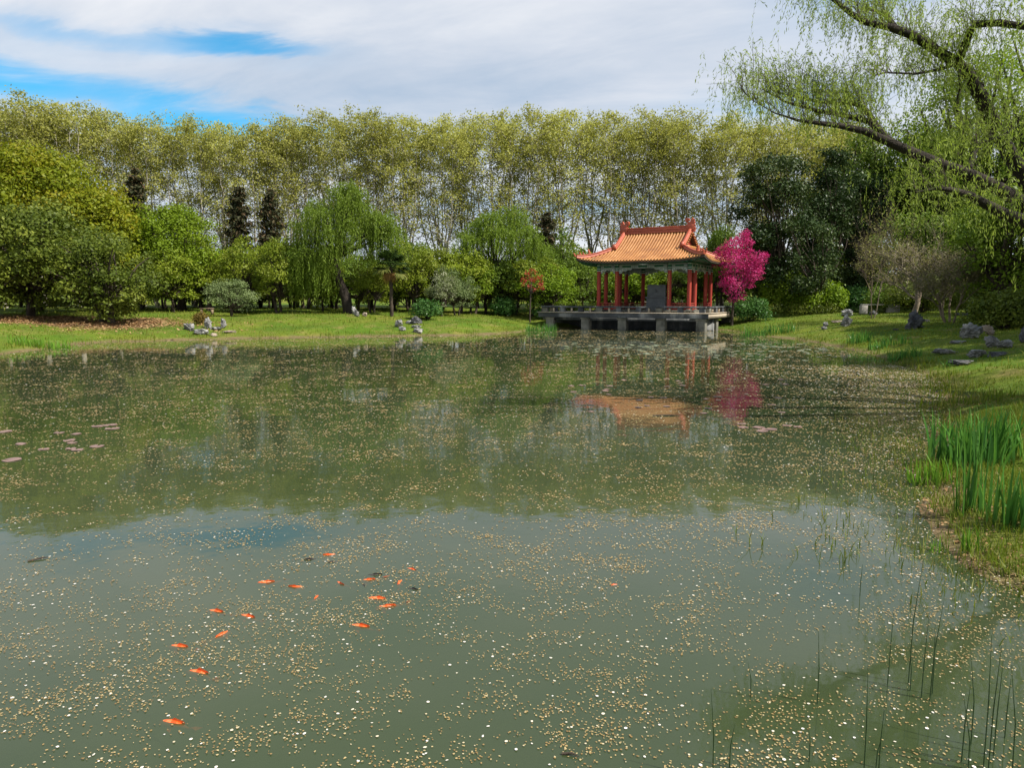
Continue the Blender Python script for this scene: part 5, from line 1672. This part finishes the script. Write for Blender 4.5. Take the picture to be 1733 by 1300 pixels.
for px, py, w, lab in ((165, 722, 22, 'pinkish lily pad touching the right one of the far pair at left'), (186, 720, 24, 'pinkish lily pad farthest of the left patch'), (190, 726, 24, 'pinkish lily pad at the right end of the left patch, second row'),
                       (100, 733, 18, 'single lily pad at the back left of the left patch'), (129, 735, 18, 'lily pad above the close pair in the left patch'), (117, 746, 20, 'left one of the close pair in the left patch'), (122, 750, 18, 'right one of the close pair in the left patch'),
                       (74, 761, 20, 'lily pad alone between the close pair and the left edge'), (120, 760, 20, 'dull lily pad behind the front pad of the left patch'), (131, 762, 22, 'lily pad in the front row of the left patch'), (164, 756, 24, 'lily pad apart at the right front of the left patch'),
                       (20, 779, 32, 'large lily pad nearest the left edge of the view'), (8, 731, 24, 'lily pad cut by the left edge of the view'), (35, 752, 18, 'faint lily pad close to the left edge')):
    pad(px, py, w, 'lily', lab, 'pinkish lily pads at left')
for px, py, w, lab in ((1258, 724, 20, 'pink lily pad leftmost of the right patch'), (1284, 724, 22, 'pink lily pad in the middle of the right patch'), (1302, 727, 26, 'largest pink lily pad of the right patch'), (1290, 730, 22, 'pink lily pad at the front of the right patch'),
                       (1332, 721, 18, 'pink lily pad at the back right of the right patch'), (1350, 723, 18, 'pink lily pad rightmost of the right patch'), (1255, 718, 16, 'small pink lily pad at the back of the right patch'), (1215, 672, 16, 'pink lily pad alone under the reflection of the pavilion roof')):
    pad(px, py, w, 'lily', lab, 'pinkish lily pads at right')
r2 = np.random.default_rng(8)
cnt = 0
while cnt < 235:
    px = r2.uniform(935, 1415); py = 576 + abs(r2.normal()) * 14 + r2.random() * 10
    if px < 1010 and r2.random() < .6: continue
    if py > 640 or (px > 1370 and py < 588): continue
    pad(px, py, r2.uniform(7, 13), 'lily_far', 'pale lily pad among the many floating before the pavilion', 'lily pads before the pavilion'); cnt += 1
for k in range(36):
    pad(r2.uniform(960, 1330), r2.uniform(640, 700), r2.uniform(9, 15), 'lily', 'brownish lily pad scattered in open water before the pavilion', 'scattered brownish lily pads')


def twigs():
    for px, py, ln, a, lab in ((965, 1281, .085, -.3, 'short brown twig floating at the bottom of the view'), (66, 948, .16, .6, 'dark twig floating at the left of the open water'), (1128, 704, .55, .05, 'dark stick floating in the reflection of the pavilion roof')):
        p = W(px, py); g = G()
        d = np.array([math.cos(a), math.sin(a), 0]) * ln / 2
        tube(g, [-d + (0, 0, .004), d * .2 + (0, .01, .010), d + (0, 0, .006)], [.0045 + ln * .02, .004 + ln * .02, .002], 6, cap=True)
        o = g.build('twig', M['bark'], None, True); o.location = (p[0], p[1], .002); tag(o, lab, 'twig')


twigs()


# ---------------------------------------------------------------- goldfish
def fish_mesh(mat, bend=.15):
    g = G(); n = 15; sides = 12
    s = np.linspace(0, 1, n)
    wv = np.interp(s, [0, .06, .18, .36, .6, .8, .92, 1], [.010, .038, .062, .076, .062, .038, .024, .016])
    hv = np.interp(s, [0, .06, .18, .36, .6, .8, .92, 1], [.012, .045, .08, .10, .08, .045, .03, .026])
    x = .5 - s * .78
    y = bend * (s - .25) ** 2 * np.sign(s - .25)
    a = np.linspace(0, 2 * PI, sides, endpoint=False)
    V = np.stack([np.repeat(x[:, None], sides, 1), y[:, None] + np.cos(a)[None] * wv[:, None], np.sin(a)[None] * hv[:, None]], -1).reshape(-1, 3)
    i, j = np.meshgrid(np.arange(n - 1), np.arange(sides), indexing='ij'); j2 = (j + 1) % sides
    g.add(V, np.stack([i * sides + j, (i + 1) * sides + j, (i + 1) * sides + j2, i * sides + j2], -1).reshape(-1, 4))
    g.add(V[:sides], np.arange(sides)[None, :])
    yt = y[-1]
    # forked tail (two lobes spread sideways), dorsal and pectoral fins
    for sg in (-1, 1):
        g.add([(-.26, yt, .02), (-.40, yt + .04 * sg + .06 * bend, .05), (-.55, yt + .11 * sg + bend * .2, .02), (-.42, yt + .02 * sg + bend * .1, -.02)], [[0, 1, 2, 3]])
        g.add([(-.26, yt, -.02), (-.42, yt + .02 * sg, -.06), (-.54, yt + .08 * sg + bend * .2, -.12), (-.38, yt + .01 * sg, -.02)], [[0, 1, 2, 3]])
        g.add([(.25, .09 * sg, -.03), (.20, .17 * sg, -.05), (.10, .21 * sg, -.06), (.15, .10 * sg, -.04)], [[0, 1, 2, 3]])
    g.add([(.22, 0, .085), (.12, .004, .145), (-.10, y[9], .105), (-.14, y[9], .05)], [[0, 1, 2, 3]])
    o = g.build('goldfish', mat, None, True)
    return o


fs = {}
def fish(px, py, lpx, ang, lab, mat='koi', dz=-.006):
    p = W(px, py); b = random.choice((-.55, .45, .2))
    key = (mat, b)
    if key not in fs: fs[key] = o = fish_mesh(M[mat], b)
    else: o = fs[key].copy(); COL.objects.link(o)
    L = lpx * scale_at(np.linalg.norm(p - np.array([0, 0, H]))) * 1.55
    o.location = (p[0], p[1], dz * .3 - L * .052); o.rotation_euler = (0, R(rng.normal() * 2), R(ang)); o.scale = (L, L * .95, L)
    tag(o, lab, 'fish', 'goldfish in the pond')


fish(305, 1223, 44, 170, 'orange goldfish nearest the camera, alone at lower left')
fish(347, 1137, 42, 172, 'orange goldfish above the nearest one, third row up from the bottom')
fish(312, 1094, 36, 172, 'orange goldfish leftmost in the pond')
fish(372, 1077, 30, 75, 'orange goldfish swimming away from the camera beside the leftmost one')
fish(373, 1035, 34, 165, 'slim orange goldfish left of the dusky orange one')
fish(427, 1044, 34, 160, 'dusky orange goldfish with a dark tail at the left of the shoal')
fish(619, 1060, 38, 168, 'orange goldfish at the bottom of the main shoal')
fish(647, 1013, 32, 178, 'orange goldfish upper one of the parallel pair')
fish(662, 1027, 36, 175, 'orange goldfish lower one of the parallel pair')
fish(493, 994, 28, 5, 'orange goldfish right of the leftmost pale streak of the shoal')
fish(458, 986, 28, 178, 'orange goldfish at the left end of the main shoal row')
fish(534, 1013, 22, 88, 'small red goldfish pointing straight away in the middle of the shoal')
fish(578, 990, 24, 125, 'red goldfish swimming diagonally beside the black fish')
fish(629, 982, 28, 172, 'orange goldfish above the black fish')
fish(672, 988, 24, 70, 'orange goldfish turned away at the right of the main shoal')
fish(551, 940, 22, 20, 'orange goldfish farthest up, above the whole shoal')
fish(702, 964, 22, 155, 'orange goldfish at the upper right of the shoal')
fish(1036, 990, 14, 10, 'tiny orange goldfish alone among petals at the middle right')
fish(618, 992, 20, 120, 'black fish in the middle of the shoal', 'koi_dark')
fish(520, 948, 26, 15, 'dim dark fish left of the farthest orange one', 'koi_dark', -.008)
fish(558, 952, 20, 10, 'dark fish just below the farthest orange one', 'koi_dark', -.008)
fish(704, 998, 26, 160, 'dim dark fish right of the main shoal', 'koi_dark', -.008)
fish(640, 974, 30, 172, 'dim dark fish above the upper orange one of the shoal', 'koi_dark', -.008)
